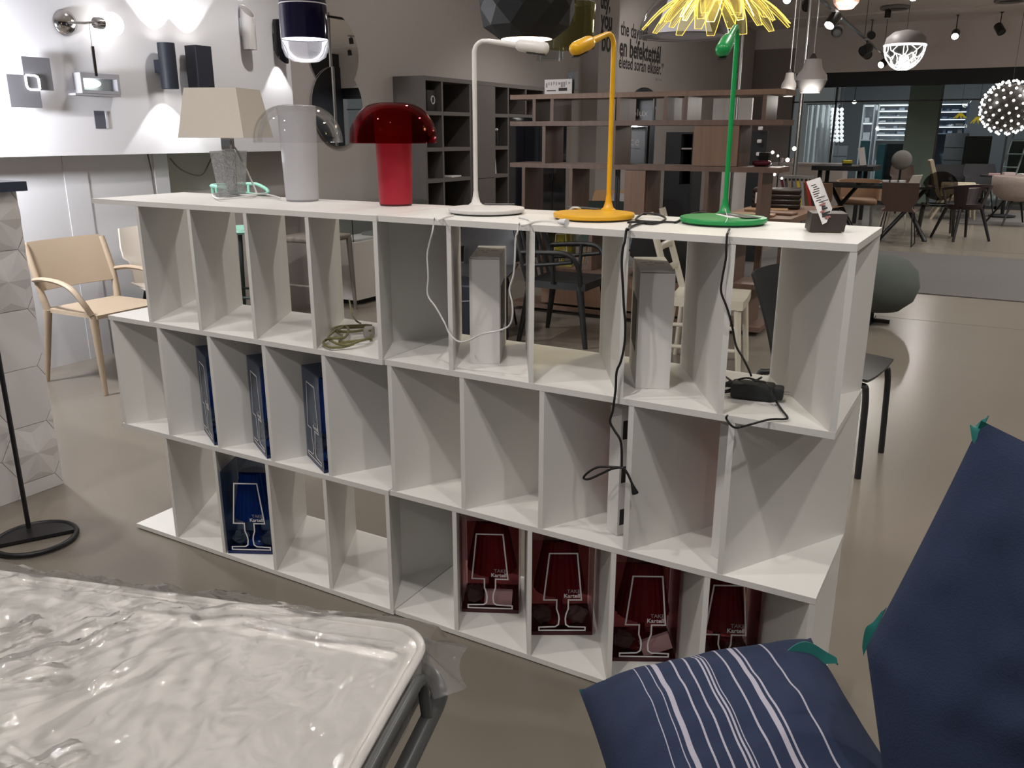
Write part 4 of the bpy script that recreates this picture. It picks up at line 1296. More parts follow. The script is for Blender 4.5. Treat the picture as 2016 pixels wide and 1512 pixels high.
# chrome swivel lamp with globe bulb
c = on_panel(127, 45); k = (c - CAM_LOC).length / FPX
wlm = thing('wall_lamp', 'chrome wall lamp with glowing white globe bulb', 'wall lamp', (XP, c.y, c.z))
MB().lathe([(0.075, 0.001), (0.07, 0.015), (0.05, 0.03), (0.02, 0.036)], 28, M=Matrix.Rotation(PI / 2, 3, 'Y')).build('rosette', CHROME, wlm, smooth=50)
g = on_panel(190, 43)
dy = g.y - c.y
MB().tube([(0.03, 0, 0), (0.10, dy * .3, 0.0), (0.13, dy * .55, 0.01)], 0.008, 8).build('arm', CHROME, wlm, smooth=60)
MB().lathe([(0.03, 0), (0.034, 0.02), (0.034, 0.06)], 20, (0.13, dy * .5, 0.005), M=Matrix.Rotation(-PI / 2, 3, 'X')).build('lamp_holder', CHROME, wlm, smooth=50)
MB().ball((0.13, dy * .5 + .115, 0.006), 0.07, 24, 14).build('globe_bulb', BULB, wlm, smooth=60)
MB().box(0.12, 0.126, dy * .35 - .006, dy * .35 + .012, -.30, -.13).build('pull_strap', CHROME, wlm)
MB().tube([(0.123, dy * .35, -.13), (0.123, dy * .35, 0)], 0.0015, 5).build('pull_cord', CHROME, wlm)

# backlit double-square lamp
a, b_ = on_panel(31, 111), on_panel(96, 179)
sq = thing('wall_lamp', 'backlit wall lamp of two overlapping grey squares', 'wall lamp', (XP, a.y, a.z))
PLG = mat('pale_grey_plate', (0.15, 0.15, 0.165), 0.6)
w1 = b_.y - a.y; h1 = a.z - b_.z
c1, c2 = on_panel(0, 146), on_panel(72, 213)
w2_ = c2.y - c1.y; h2_ = c1.z - c2.z
oy, oz = c1.y - a.y, c1.z - a.z
HALO = glow('white_halo', (0.97, 0.97, 1.0), 6.0)
MB().box(0.002, 0.03, .02, w1 - .02, -h1 + .02, -.02).build('light_box', HALO, sq)
MB().box(0.002, 0.03, oy + .02, oy + w2_ - .02, oz - h2_ + .02, oz - .02).build('light_box', HALO, sq)
MB().box(0.045, 0.052, 0, w1, -h1, 0).build('square_plate', PLG, sq)
MB().box(0.053, 0.060, oy, oy + w2_, oz - h2_, oz).build('square_plate', PLG, sq)
oyR, ozT = oy + w2_, oz
y0, y1, z0, z1 = 0.0, oyR, -h1, oz
MB().tube([(0.0625, y, z) for y, z in ((y0 + .02, z0), (y0 + .006, z0 + .006), (y0, z0 + .02), (y0, z1 - .008), (y0 + .008, z1), (y1 - .02, z1), (y1 - .006, z1 - .006), (y1, z1 - .02), (y1, z0 + .008), (y1 - .008, z0))], 0.006, 6, closed=True).build('light_line', HALO, sq)
bl = bpy.data.lights.new('panel_wash_light', 'POINT'); bl.energy = 190; bl.shadow_soft_size = 0.08; bl.color = (0.95, 0.96, 1)  # unseen lamp left of view washing the panel, not the squares' backlight
blo = bpy.data.objects.new('panel_wash_light', bl); COL.objects.link(blo); blo.location = (XP + .25, a.y - .75, a.z - .2)

# grey recessed brick light
a, b_ = on_panel(143, 143), on_panel(225, 187)
rl = thing('wall_lamp', 'grey rectangular brick light with lit curved lens', 'wall lamp', (XP, a.y, b_.z))
wd_, ht = b_.y - a.y, a.z - b_.z
GR = mat('mid_grey_frame', (0.34, 0.34, 0.37), 0.5)
for (y0, y1, z0, z1) in ((0, wd_, 0, ht * .16), (0, wd_, ht * .75, ht), (0, wd_ * .06, ht * .16, ht * .75), (wd_ * .93, wd_, ht * .16, ht * .75)):
    MB().box(0.001, 0.07, y0, y1, z0, z1).build('frame_bar', GR, rl)
MB().box(0.001, 0.01, wd_ * .06, wd_ * .93, ht * .16, ht * .75).build('reflector', mat('pale_reflector', (.6, .64, .62), .3), rl)
MB().ball((0.03, wd_ * .33, ht * .52), 0.1, 20, 10, (.25, 1.35 * wd_ / .5, .62 * ht / .28)).build('lens', glow('lens_glow', (0.95, 1, 1), 4.0), rl, smooth=60)
MB().box(0.0, 0.075, -.05, wd_ * .97, -0.014, -0.002).build('drip_ledge', GR, rl)

# dark cylinder and dark square up-down sconces
for (u0, u1, v0, v1, round_, lab) in ((287, 325, 86, 175, True, 'anthracite cylinder sconce shining up and down'), (346, 393, 92, 178, False, 'anthracite square sconce shining up and down')):
    c = on_panel((u0 + u1) / 2, v0); d = on_panel((u0 + u1) / 2, v1)
    hh = c.z - d.z
    so = thing('sconce', lab, 'wall lamp', (XP, c.y, d.z))
    xo = 0.10
    R = 0.055
    if round_:
        MB().lathe([(R - .006, 0.01), (R, 0.0), (R, hh), (R - .006, hh - .01)], 28, (xo, 0, 0), cap=False).build('housing', DKS, so, smooth=40)
    else:
        mbx = MB()
        for (x0, x1, y0, y1) in ((-R, R, -R, -R + .005), (-R, R, R - .005, R), (-R, -R + .005, -R + .005, R - .005), (R - .005, R, -R + .005, R - .005)):
            mbx.box(xo + x0, xo + x1, y0 * 1.2, y1 * 1.2, 0, hh)
        mbx.build('housing', DKS, so)
    MB().box(0.001, xo - R * .9, -.03, .03, hh * .36, hh * .64).build('wall_bracket', DKS, so)
    for z in (0.03, hh - .03):
        MB().lathe([(0.001, z), (R - .008, z)], 20, (xo, 0, 0)).build('lamp_disc', glow('sconce_disc', (1, .98, .96), 5.0), so)
    beam((XP + xo, c.y, c.z - .012), True, 16, 82)
    beam((XP + xo, c.y, d.z + .012), False, 16, 82)

# slanted tube sconces, white (up) and glossy black (down)
for (u0, u1, v0, v1, m_, up, lab) in ((459, 487, 8, 98, mat('white_gloss_metal', (.62, .60, .60), .15), True, 'white tube sconce cut at a slant on top'), (525, 551, 40, 126, BLACKG, False, 'glossy black tube sconce cut at a slant below')):
    c = on_panel((u0 + u1) / 2, v0); d = on_panel((u0 + u1) / 2, v1)
    hh = c.z - d.z
    so = thing('sconce', lab, 'wall lamp', (XP, c.y, d.z))
    R = 0.05; xo = R + .012; nsg = 28
    mb = MB(); vs = []; sl = 0.10
    for ring_ in (0, 1, 2, 3):
        rr = R if ring_ in (0, 1) else R - .005
        for j in range(nsg):
            a = 2 * PI * j / nsg
            x, y = math.cos(a) * rr, math.sin(a) * rr
            tilt = (-x - R) / (2 * R) * sl
            lo = 0 if up else (x + R) / (2 * R) * 0 - (x - R) / (2 * R) * 0 + (R - x) / (2 * R) * sl
            hi = hh + (tilt if up else 0)
            hi = hh - ((x + R) / (2 * R) * sl if up else 0)
            vs.append((xo + x, y, lo if ring_ in (0, 3) else hi))
    fs = []
    for i in range(4):
        i2 = (i + 1) % 4
        for j in range(nsg):
            fs.append((i * nsg + j, i * nsg + (j + 1) % nsg, i2 * nsg + (j + 1) % nsg, i2 * nsg + j))
    mb.add(vs, fs).build('tube', m_, so, smooth=40)
    MB().box(0.001, 0.016, -.02, .02, hh * .3, hh * .7).build('wall_bracket', m_, so)
    beam((XP + xo, c.y, (c.z - .06) if up else (d.z + .06)), up, 12, 70, 0.2)

# two round mirrors on the plaster wall
MIR = mat('mirror_silver', (0.82, 0.83, 0.84), 0.01, metal=1.0, var=0)
for (v0, v1, u, off, lab) in ((36, 172, 658, 0.012, 'upper round frameless wall mirror'), (140, 281, 666, 0.026, 'lower round wall mirror overlapping the upper one')):
    c = W(u, (v0 + v1) / 2, x=XW + off)
    k = (c - CAM_LOC).length / FPX
    R = (v1 - v0) / 2 * k * 0.985
    mo = thing('mirror', lab, 'mirror', (XW, c.y, c.z))
    MB().lathe([(R, off - .006), (R, off)], 64, M=Matrix.Rotation(PI / 2, 3, 'Y')).build('mirror_glass', MIR, mo)
    MB().lathe([(R * .3, 0.001), (R * .3, off - .0065)], 24, M=Matrix.Rotation(PI / 2, 3, 'Y')).build('mount', BLACK, mo)
# cable dangling under the panel
MB().tube(bez([W(335, 312, x=XP - .1), W(358, 335, x=XP - .1), W(395, 345, x=XP - .1), W(412, 320, x=XP - .1), W(418, 304, x=XP - .1)], 6), 0.005, 6).build('hanging_wire', JOINT, pan)

# ================================================================== grey wall bookcase and black glass cabinet
GRB = mat('taupe_grey_laminate', (0.135, 0.122, 0.115), 0.55, var=0.03)
GRD = mat('taupe_grey_dark', (0.055, 0.050, 0.047), 0.6, var=0.03)
XF = -2.142
y0 = W(770, 150, x=XW).y + .02
gb = thing('wall_bookcase', 'tall taupe grey wall bookcase with square compartments', 'bookcase', (XW, y0, 0))
ZT = W(831, 148, x=XF).z
dX = XF - XW - .001
yv = [W(u, 200, x=XF).y - y0 for u in (833, 870, 925, 973, 1000)]
ye = W(1120, 190, x=XF).y - y0
T_ = 0.032
MB().box(0.002, dX, 0, T_, 0, ZT).build('side_panel', GRB, gb)
MB().box(0.002, dX, T_, ye, ZT - .04, ZT).build('top_board', GRB, gb)
MB().box(0.002, 0.012, T_, ye, 0, ZT - .041).build('back_panel', GRD, gb)
for y in (yv[1], yv[2], yv[3], yv[4]):
    MB().box(0.0125, dX - .002, y, y + T_ * .8, 0.0, ZT - .041).build('upright', GRB, gb)
zs_ = [W(836, v, x=XF).z for v in (222, 295, 358)] + [0.66, 0.34, 0.06]
for (ya, yb_) in ((T_, yv[1]), (yv[1] + T_ * .8, yv[2]), (yv[3] + T_ * .8, yv[4])):
    for z in zs_:
        MB().box(0.0125, dX - .001, ya + .0005, yb_ - .0005, z - .018, z + .018).build('shelf_board', GRB, gb)
for (z0, z1) in ((0.06, 0.985), (0.99, ZT - .042)):
    dr = MB().box(dX - .02, dX + .003, yv[2] + T_, yv[3] - .001, z0, z1).build('door', GRB, gb)
# right part: one row of open compartments over black glass doors
yr = [yv[4] + T_ * .8, W(1037, 210, x=XF).y - y0, W(1072, 210, x=XF).y - y0, W(1098, 210, x=XF).y - y0, ye]
zr_ = W(1010, 228, x=XF).z
for y in yr[1:]:
    MB().box(0.0125, dX - .002, y - T_ * .8, y, zr_ + .02, ZT - .041).build('upright', GRB, gb)
MB().box(0.0125, dX, yr[0], ye, zr_ - .015, zr_ + .018).build('shelf_board', GRB, gb)
bcab = thing('glass_cabinet', 'glossy black cabinet with glass doors under the grey shelf row', 'cabinet', (XW, y0 + yr[0], 0))
LC = ye - yr[0] - .01
MB().box(0.013, dX - .03, 0.005, LC, 0.0, zr_ - .018).build('carcass', BLACKG, bcab)
nd = 4
for k in range(nd):
    d_ = MB().box(dX - .028, dX - .012, 0.01 + LC * k / nd, LC * (k + 1) / nd - .006, 0.05, zr_ - .03).build('glass_door', mat('smoked_glass_door', (0.012, 0.013, 0.018), 0.05), bcab)
    MB().box(dX - .012, dX - .006, LC * (k + 1) / nd - .03, LC * (k + 1) / nd - .02, 0.9, 1.05).build('door_pull', DARKM, d_)
# little things on its boards
def zsurf(i): return zs_[i] + .019
sp_ = thing('camera_speaker', 'small black speaker box with a pale ring', 'speaker', (XF - .10, y0 + T_ + .14, zsurf(0)))
MB().rbox(-.06, .06, -.07, .07, 0, .19, .01).build('cabinet', BLACK, sp_, smooth=40)
MB().tube([(.064, .02 + .028 * math.cos(2 * PI * i / 20), .10 + .035 * math.sin(2 * PI * i / 20)) for i in range(20)], .007, 6, closed=True).build('ring', mat('pale_ring', (.6, .58, .57), .4), sp_, smooth=60)
mg = thing('magazine', 'thin white magazine lying on the grey bookcase board', 'magazine', (XF - .13, y0 + yv[1] + .28, zsurf(2)), .2)
MB().box(-.09, .09, -.13, .13, 0.001, .012).build('cover', CARDW, mg)
for k in range(3):
    fg = thing('figurine', 'small dark figurine with pale head on the narrow grey board', 'figurine', (XF - .06, y0 + yv[3] + .06 + .045 * k, zsurf(1)), 0, 'row of figurines in the narrow compartment')
    MB().lathe([(.016, 0.001), (.013, .06), (.018, .11), (.008, .15)], 12).build('body', BLACKM, fg, smooth=50)
    MB().ball((0, 0, .17), .016, 10, 8).build('head', mat('pale_ring', (.6, .58, .57)), fg, smooth=60)
pf = thing('picture_frame', 'small white card standing in the narrow grey compartment', 'card', (XF - .08, y0 + yv[3] + .10, zsurf(2)))
MB().box(0, .012, -.055, .055, 0.001, .155, Matrix.Rotation(-.06, 4, 'Y')).build('card_face', CARDW, pf)
MB().box(-.03, -.026, -.05, .05, 0.001, .20).build('dark_backing', BLACKM, pf)

# ================================================================== walnut room divider shelf
YWF, YWB = 4.35, 4.68
XL_, XR_ = -0.874, 1.27
ws = thing('room_divider', 'open walnut room divider shelf with staggered uprights', 'shelf', (0.2, YWF, 0))
zl = [W(1005, v, y=YWF).z for v in (187, 239, 320)] + [0.80, 0.385, 0.07]
th_ = 0.036
for i, z in enumerate(zl):
    MB().box(XL_, XR_ + (.02 if i < 3 else -.02), YWF, YWB, z - th_, z).build('board', WALNUT if i else WALNUTL, ws, world=True)
ups = {0: [(1048, 0), (1083, 0), (1213, 0), (1306, 0), (1346, 0), (1500, 0)], 1: [(1067, 0), (1204, 0)], 2: [(1027, 0), (1120, 0), (1387, 0), (1492, 0)], 3: [(1060, 0), (1158, 0), (1345, 0), (1438, 0)], 4: [(1080, 0), (1250, 0), (1466, 0)]}
for lv, lst in ups.items():
    for u, _ in lst:
        vv = {0: 215, 1: 280, 2: 360, 3: 500, 4: 600}[lv]
        x = W(u, vv, y=YWF).x
        MB().box(x, x + .028, YWF + .004, YWB - .004, zl[lv + 1] + .0005, zl[lv] - th_ - .0005).build('upright', WALNUT, ws, world=True)
def cup(u0, u1, lv, vv):
    xa, xb = W(u0, vv, y=YWF).x, W(u1, vv, y=YWF).x
    c = MB().box(xa, xb, YWF + .02, YWB - .004, zl[lv + 1] + .001, zl[lv] - th_ - .001).build('cupboard', WALNUT, ws, world=True)
    c2 = MB().box(xa + .006, xb - .006, YWF + .003, YWF + .0195, zl[lv + 1] + .004, zl[lv] - th_ - .004).build('cupboard_door', WALNUTL, c)
    for p in c2.data.vertices: p.co -= Vector((0.2, YWF, 0))
cup(1363, 1455, 1, 280)
cup(1228, 1271, 2, 360)
xb_ = W(1082, 590, y=YWF).x
MB().box(XL_ + .3, XR_ - .5, YWF + .003, YWB - .003, zl[5] + .02, zl[4] - th_ - .001).build('drawer_box', WALNUTL, ws, world=True)

def prop(name, label, cat, loc, rz=0, group=None): return thing(name, label, cat, loc, rz, group)
# card holder and black tin on top of it
a = W(1072, 186, y=YWF + .1)
t = prop('card_holder', 'white picture card in a brown block on the walnut shelf top', 'card holder', (a.x, YWF + .10, zl[0] + .001))
MB().rbox(0.08, 0.25, 0.02, 0.10, 0, 0.035, .006).build('block', BRN, t)
cd_ = MB().box(0, 0.24, 0, 0.004, 0.001, 0.112).build('card', CARDW, t)
for k in range(10):
    x0 = .012 + .022 * k
    MB().box(x0, x0 + random.uniform(.006, .018), -.0008, -.0002, random.uniform(.05, .08), random.uniform(.085, .10)).build('print', GREYPRINT, cd_)
MB().box(.02, .1, -.0008, -.0002, .025, .032).build('print', INK, cd_)
MB().box(.125, .2, -.0008, -.0002, .025, .048).build('print', INK, cd_)
a = W(1119, 184, y=YWF + .24)
t = prop('tin', 'upright black carton with an embossed mark on the walnut shelf', 'box', (a.x, YWF + .22, zl[0] + .001))
MB().box(0, 0.062, 0, 0.062, 0.0, 0.178).build('carton_body', BLACK, t)
MB().tube([(0.022 + .012 * math.cos(2 * PI * i / 14), -.001, .12 + .018 * math.sin(2 * PI * i / 14)) for i in range(14)], .002, 5, closed=True).build('emblem', GREYPRINT, t)
a = W(1481, 323, y=YWF + .15)
t = prop('toy_car', 'dark red rounded tin lying at the end of the walnut shelf', 'tin', (a.x, YWF + .13, zl[2] + .001))
MB().rbox(0, 0.125, 0, 0.08, 0.006, 0.044, 0.02, 4).build('tin_body', mat('dark_red_gloss', (0.10, 0.01, 0.02), 0.2), t, smooth=60)
for x in (.02, .1):
    MB().box(x, x + .012, .01, .07, 0, .008).build('foot', BLACK, t)
t = prop('spirits_box', 'black square carton behind the dark red tin', 'box', (a.x + .02, YWF + .24, zl[2] + .001))
MB().box(0, 0.07, 0, 0.06, 0.0, 0.095).build('carton_body', BLACK, t)

# black boards with lettering behind the divider
for (u0, u1, v0, v1, body, tu, tv, hpx, sub, lab) in ((1212, 1284, 196, 238, 'olux', 1243, 229, 13, 'barcelona', 'black brand board lettered olux behind the walnut shelf'), (1205, 1268, 250, 322, 'ice', 1234, 286, 16, 'and if please', 'black brand board lettered ice behind the walnut shelf')):
    Yb = 5.25 if body == 'olux' else 5.05
    a, b = W(u0, v0, y=Yb), W(u1, v1, y=Yb)
    t = prop('brand_board', lab, 'sign', (a.x, Yb, 0))
    zb = b.z
    MB().box(0, b.x - a.x, 0, .03, zb, a.z).build('board_face', mat('black_board', (0.006, 0.006, 0.007), 0.3), t)
    for x in (.03, b.x - a.x - .05):
        MB().box(x, x + .02, .032, .05, 0, zb + .05).build('stand_leg', BLACK, t)
    p = W(tu, tv, y=Yb - .002)
    Mx = Matrix.Translation((p.x - a.x, -.002, p.z)) @ Matrix.Rotation(PI / 2, 4, 'X')
    kk = (p - CAM_LOC).length / FPX
    text('lettering', body, PRINT, t, Mx, hpx * kk / .7, 1.0, .0004)
    Mx = Matrix.Translation((p.x - a.x + .01, -.002, p.z - 7 * kk)) @ Matrix.Rotation(PI / 2, 4, 'X')
    text('lettering', sub, GREYPRINT, t, Mx, 5 * kk, 1.0, .0004)
# arched dark mirror, black cubes, lit white board further back
a = W(1268, 172, y=8.4); bl_, br_ = W(1251, 300, y=8.4), W(1297, 300, y=8.4)
t = prop('arched_mirror', 'tall dark arched mirror behind the walnut shelf', 'mirror', (a.x, 8.4, 0), .15)
R = (br_.x - bl_.x) / 2
MB().prism([(-R, 0.02), (R, 0.02), (R, a.z - R)] + [(R * math.cos(q), a.z - R + R * math.sin(q)) for q in [PI * i / 20 for i in range(1, 20)]] + [(-R, a.z - R)], 0, .03, lambda p, q, h: (p, h, q)).build('mirror_glass', mat('smoked_mirror', (.16, .165, .17), .05, metal=1), t)
MB().box(-R, R, -.02, .1, 0, .019).build('foot', BLACK, t)
a, b = W(1312, 260, y=7.5), W(1362, 352, y=7.5)
t = prop('black_cabinet', 'tall black cabinet with one open niche behind the walnut shelf', 'cabinet', (a.x, 7.5, 0))
wB = b.x - a.x
MB().box(0, wB * .55, 0, .35, 0, a.z).build('closed_side', BLACKM, t)
MB().box(wB * .55, wB, .33, .35, 0, a.z).build('back_panel', BLACKM, t)
MB().box(wB - .02, wB, 0, .329, 0, a.z).build('side_panel', BLACKM, t)
MB().box(wB * .551, wB - .021, 0, .329, a.z - .02, a.z).build('top_board', BLACKM, t)
MB().box(wB * .551, wB - .021, 0, .329, .02, .9).build('lower_body', BLACKM, t)
MB().box(wB * .56, wB - .025, 0.01, .3, W(1330, 294, y=7.5).z, W(1330, 291, y=7.5).z).build('niche_board', GREYPRINT, t)
a, b = W(1405, 194, y=9.5), W(1470, 345, y=9.5)
t = prop('display_board', 'bright white display board standing behind the walnut shelf', 'board', (a.x, 9.5, 0))
MB().box(0, b.x - a.x, 0, .05, .05, a.z).build('board_face', mat('bright_board', (.85, .80, .78), .6), t)
MB().box(-.03, b.x - a.x + .03, -.1, .15, 0, .05).build('foot', STEEL, t)
spot_light('board_fill_light', (a.x + .4, 8.3, 3.7), (a.x + .3, 9.5, 1.4), 60, 50)  # added spot without a fixture, brightening the board
a, b = W(1476, 258, y=8.2), W(1506, 325, y=8.2)
t = prop('sample_stand', 'black sample panel with small pale fixtures', 'panel', (a.x, 8.2, 0))
MB().box(0, b.x - a.x, 0, .04, .3, a.z).build('panel_face', BLACKM, t)
for k in range(3):
    MB().rbox(.1, .15, -.04, 0, b.z + .1 + k * .14, b.z + .14 + k * .14, .01).build('fixture', PRINT, t)
MB().box(0, b.x - a.x, -.08, .12, 0.0125, .3).build('foot', BLACKM, t)

# long walnut table with boards and bags on it
a = W(1395, 398, y=5.4)
t = prop('table', 'long walnut table behind the room divider', 'table', (0.75, 6.2, 0))
zt_ = 0.765
MB().box(-.22, .42, -.75, .75, zt_ - .05, zt_).build('tabletop', WALNUTL, t)
for x in (-.16, .36):
    for y in (-.68, .66):
        MB().box(x - .03, x + .03, y - .03, y + .03, 0, zt_ - .0505).build('leg', WALNUT, t)
for k, (dx, dy, r, s) in enumerate(((.05, -.60, .1, .2), (.20, -.33, -.1, .17), (.05, -.05, .2, .19))):
    q = prop('serving_board', 'flat wooden board lying on the walnut table', 'board', (0.75 + dx, 6.2 + dy, zt_ + .001), r, 'wooden boards on the walnut table')
    MB().rbox(-s, s, -.09, .09, 0, .022, .008).build('plank', OAK if k != 1 else WALNUTL, q)
q = prop('handbag', 'puffy dark brown bag with a pale tag on the walnut table', 'bag', (0.80, 6.52, zt_ + .002), .2)
for k in range(4):
    MB().rbox(-.22, .22, -.14, .14, .0 + k * .045, .052 + k * .045, .022, 3).build('padded_roll', mat('brown_leather', (.022, .014, .010), .3), q, smooth=60)
MB().box(-.19, -.09, -.146, -.141, .05, .15, Matrix.Rotation(0, 4, 'Y')).build('price_tag', PRINT, q)
q = prop('lamp_cluster', 'small cluster of tiny glowing bulbs on black stems', 'lamp', (0.72, 6.84, zt_ + .002))
MB().lathe([(.06, 0.0), (.06, .012), (.006, .02), (.005, .5)], 16).build('stand', BLACK, q, smooth=40)
for k in range(9):
    an = k * 2.4; r = .04 + .012 * k
    MB().ball((r * math.cos(an), r * math.sin(an) * .5, .26 + .035 * k), .012 + .004 * (k % 3), 8, 6).build('bulb', glow('tiny_bulb', (1, .95, .88), 5.0), q)
    MB().tube([(0, 0, .24 + .03 * k), (r * math.cos(an), r * math.sin(an) * .5, .26 + .035 * k)], .002, 5).build('stem', BLACK, q)

# ================================================================== seats seen through and beside the bookcase
# black plastic armchair with looped arms
BLP = mat('black_plastic', (0.018, 0.019, 0.02), 0.42, var=0.05)
t = prop('armchair', 'black plastic armchair with looped open arms behind the bookcase', 'chair', (0.02, 3.62, 0), 0.05)
def seat_flat(a, b_): return (-.22 + .46 * a, -.23 + .46 * b_, .45 - .02 * math.sin(PI * a) * math.sin(PI * b_))
MB().sheet(seat_flat, 12, 12, .05).build('seat', BLP, t, smooth=50)
leg4(t, BLP, [((sx * .26, sy * .25, 0), (sx * .19, sy * .21, .42)) for sx in (-1, 1) for sy in (-1, 1)], .017, .027)
bo = bez([(-.20, -.22, .43), (-.25, -.235, .62), (-.31, -.20, .80), (-.335, -.10, .88), (-.34, 0, .90), (-.335, .10, .88), (-.31, .20, .80), (-.25, .235, .62), (-.20, .22, .43)], 6)
MB().tube(bo, .022, 8).build('back_hoop', BLP, t, smooth=60)
for y in (-.12, -.04, .04, .12):
    MB().tube(bez([(-.215, y * 1.3, .44), (-.27, y * 1.1, .66), (-.335, y, .885)], 5), .013, 8).build('back_spindle', BLP, t, smooth=60)
for s_ in (-1, 1):
    MB().tube(bez([(-.26, s_ * .235, .64), (-.05, s_ * .27, .655), (.12, s_ * .27, .65), (.19, s_ * .25, .57), (.20, s_ * .22, .43)], 6), .018, 8).build('armrest', BLP, t, smooth=60)
    MB().tube(bez([(-.25, s_ * .235, .55), (-.05, s_ * .262, .57), (.15, s_ * .262, .60)], 6), .014, 8).build('arm_rail', BLP, t, smooth=60)
    MB().tube([(0, s_ * .266, .655), (0.0, s_ * .24, .44)], .015, 8).build('arm_post', BLP, t, smooth=60)
# second black chair beside it
t = prop('chair', 'black plastic shell chair next to the looped armchair', 'chair', (0.66, 3.88, 0), 1.9)
shell_chair(t, BLP, BLP, .47, .80)
# grey shell chair further left
t = prop('chair', 'dark grey shell chair by the black cube', 'chair', (-0.62, 3.55, 0), -1.2)
shell_chair(t, mat('dark_grey_shell', (.045, .046, .05), .45), BLACK, .46, .84)
t = prop('storage_cube', 'low black storage cube behind the carton compartment', 'cabinet', (-0.55, 3.05, 0), .1)
MB().rbox(-.32, .32, -.16, .16, 0.0, .46, .01).build('cube_body', mat('blue_black_cube', (.010, .013, .022), .5), t)
MB().tube(bez([(-.2, -.161, .36), (0, -.163, .34), (.2, -.161, .36)], 5), .003, 6).build('seam', GREYPRINT, t)
# glossy white chair with tall back
WCH = mat('ivory_gloss', (0.66, 0.62, 0.52), 0.22, var=0.02)
a = W(1448, 737, z=0)
t = prop('chair', 'ivory glossy plastic chair with tall ladder back', 'chair', (1.15, 3.38, 0), .15)
def seat_w(a_, b_): return (-.23 + .46 * a_, -.22 + .44 * b_, .475 - .012 * math.sin(PI * b_))
MB().sheet(seat_w, 8, 8, .055).build('seat', WCH, t, smooth=40)
leg4(t, WCH, [((sx * .235, sy * .22, 0), (sx * .195, sy * .19, .43)) for sx in (-1, 1) for sy in (-1, 1)], .016, .024)
for s_ in (-1, 1):
    MB().tube(bez([(-.20, s_ * .195, .43), (-.27, s_ * .195, .66), (-.37, s_ * .185, .98)], 6), .022, 8).build('back_post', WCH, t, smooth=60)
for k in range(3):
    MB().tube(bez([(-.255 - .045 * k, -.19, .62 + .14 * k), (-.27 - .045 * k, 0, .62 + .14 * k), (-.255 - .045 * k, .19, .62 + .14 * k)], 5), .016, 8, flat=1.6).build('back_slat', WCH, t, smooth=60)
for z in (.16, .30):
    MB().tube([(-.2, -.2, z), (.2, -.2, z)], .014, 8).build('stretcher', WCH, t, smooth=60)
# black chair with bent legs at the bookcase end
a = W(1718, 888, z=0)
t = prop('chair', 'black chair with bent steel-rod legs beside the bookcase end', 'chair', (a.x - .26, a.y - .16, 0), -.12)
def shb(a_, b_):
    v = b_ * 2 - 1
    if a_ < .5:
        q = a_ / .5; x = .27 - .45 * q; z = .445 + .015 * v * v - .02 * (1 - q) ** 2
    else:
        q = (a_ - .5) / .5; x = -.18 - .13 * q ** 1.3 + .04 * v * v; z = .445 + .40 * q
    return (x, v * .22, z)
MB().sheet(shb, 24, 12, .011).build('shell', BLP, t, smooth=70)
for s_ in (-1, 1):
    MB().tube(bez([(.10, s_ * .16, .42), (.235, s_ * .18, .415), (.262, s_ * .185, .38), (.27, s_ * .19, .2), (.275, s_ * .195, 0)], 6), .014, 10).build('leg', BLP, t, smooth=60)
    MB().tube(bez([(-.05, s_ * .16, .42), (-.17, s_ * .18, .405), (-.21, s_ * .19, .36), (-.25, s_ * .2, .0)], 6), .014, 10).build('leg', BLP, t, smooth=60)
# grey-green ottoman
a = W(1727, 638, z=0)
t = prop('ottoman', 'grey green egg-shaped ottoman on a black swivel foot', 'ottoman', (a.x - .06, a.y + .08, 0))
prof = [(.05, .10), (.2, .11), (.29, .19), (.325, .30), (.30, .42), (.22, .50), (.1, .535), (.001, .54)]
MB().lathe(prof, 36).build('cushion', mat('grey_green_wool', (.085, .098, .09), .9, bump=.1, bscale=150), t, smooth=70)
MB().tube([(.0, .0, .10), (.0, .0, .03)], .02, 10).build('stem', BLACK, t)
MB().box(-.14, .14, -.02, .02, 0, .03).build('foot', BLACK, t)
MB().box(-.02, .02, -.14, .14, 0.0, .03).build('foot', BLACK, t)
# yellow boxed lamps on the low walnut level
for (u, v, lab, rz) in ((1082, 528, 'clear lamp box with yellow lamp on the low walnut level, by the looped armchair', .25), (1256, 520, 'clear lamp box with yellow lamp on the low walnut level, behind the black-panelled carton', .1)):
    a = W(u, v, y=YWF + .06)
    lamp_box(lab, (a.x, YWF + .05), rz, YT, CLEAR, zl[4] + .001, .19, .17, .31)
# dark rug
RUG = mat('grey_rug', (.10, .095, .092), .95, var=.35, scale=40, stretch=(1, 14, 1))
t = tag(MB().box(.1, 3.0, 6.9, 10.0, .0005, .010).build('rug', RUG), 'grey woven rug on the concrete floor', 'rug')
t = tag(MB().box(1.9, 5.5, 14.35, 17.2, .0005, .010).build('rug', RUG), 'dark striped rug under the far lounge chairs', 'rug')
# chair backs over the white bookcase top
t = prop('chair', 'chair with dark green upholstered back by the walnut table', 'chair', (W(1190, 400, y=5.8).x, 5.8, 0), -1.35)
shell_chair(t, mat('dark_green_fabric', (.022, .035, .03), .8), OAK, .46, .80)
t = prop('chair', 'chair with bent orange plywood back by the walnut table', 'chair', (W(1200, 390, y=7.1).x, 7.1, 0), -1.3)
shell_chair(t, OAK, OAK, .46, .82)
t = prop('chair', 'pale grey shell chair near the black glass cabinet', 'chair', (-.85, 6.6, 0), -1.7)
shell_chair(t, mat('pale_grey_shell', (.35, .34, .34), .5), BLACK, .44, .82)

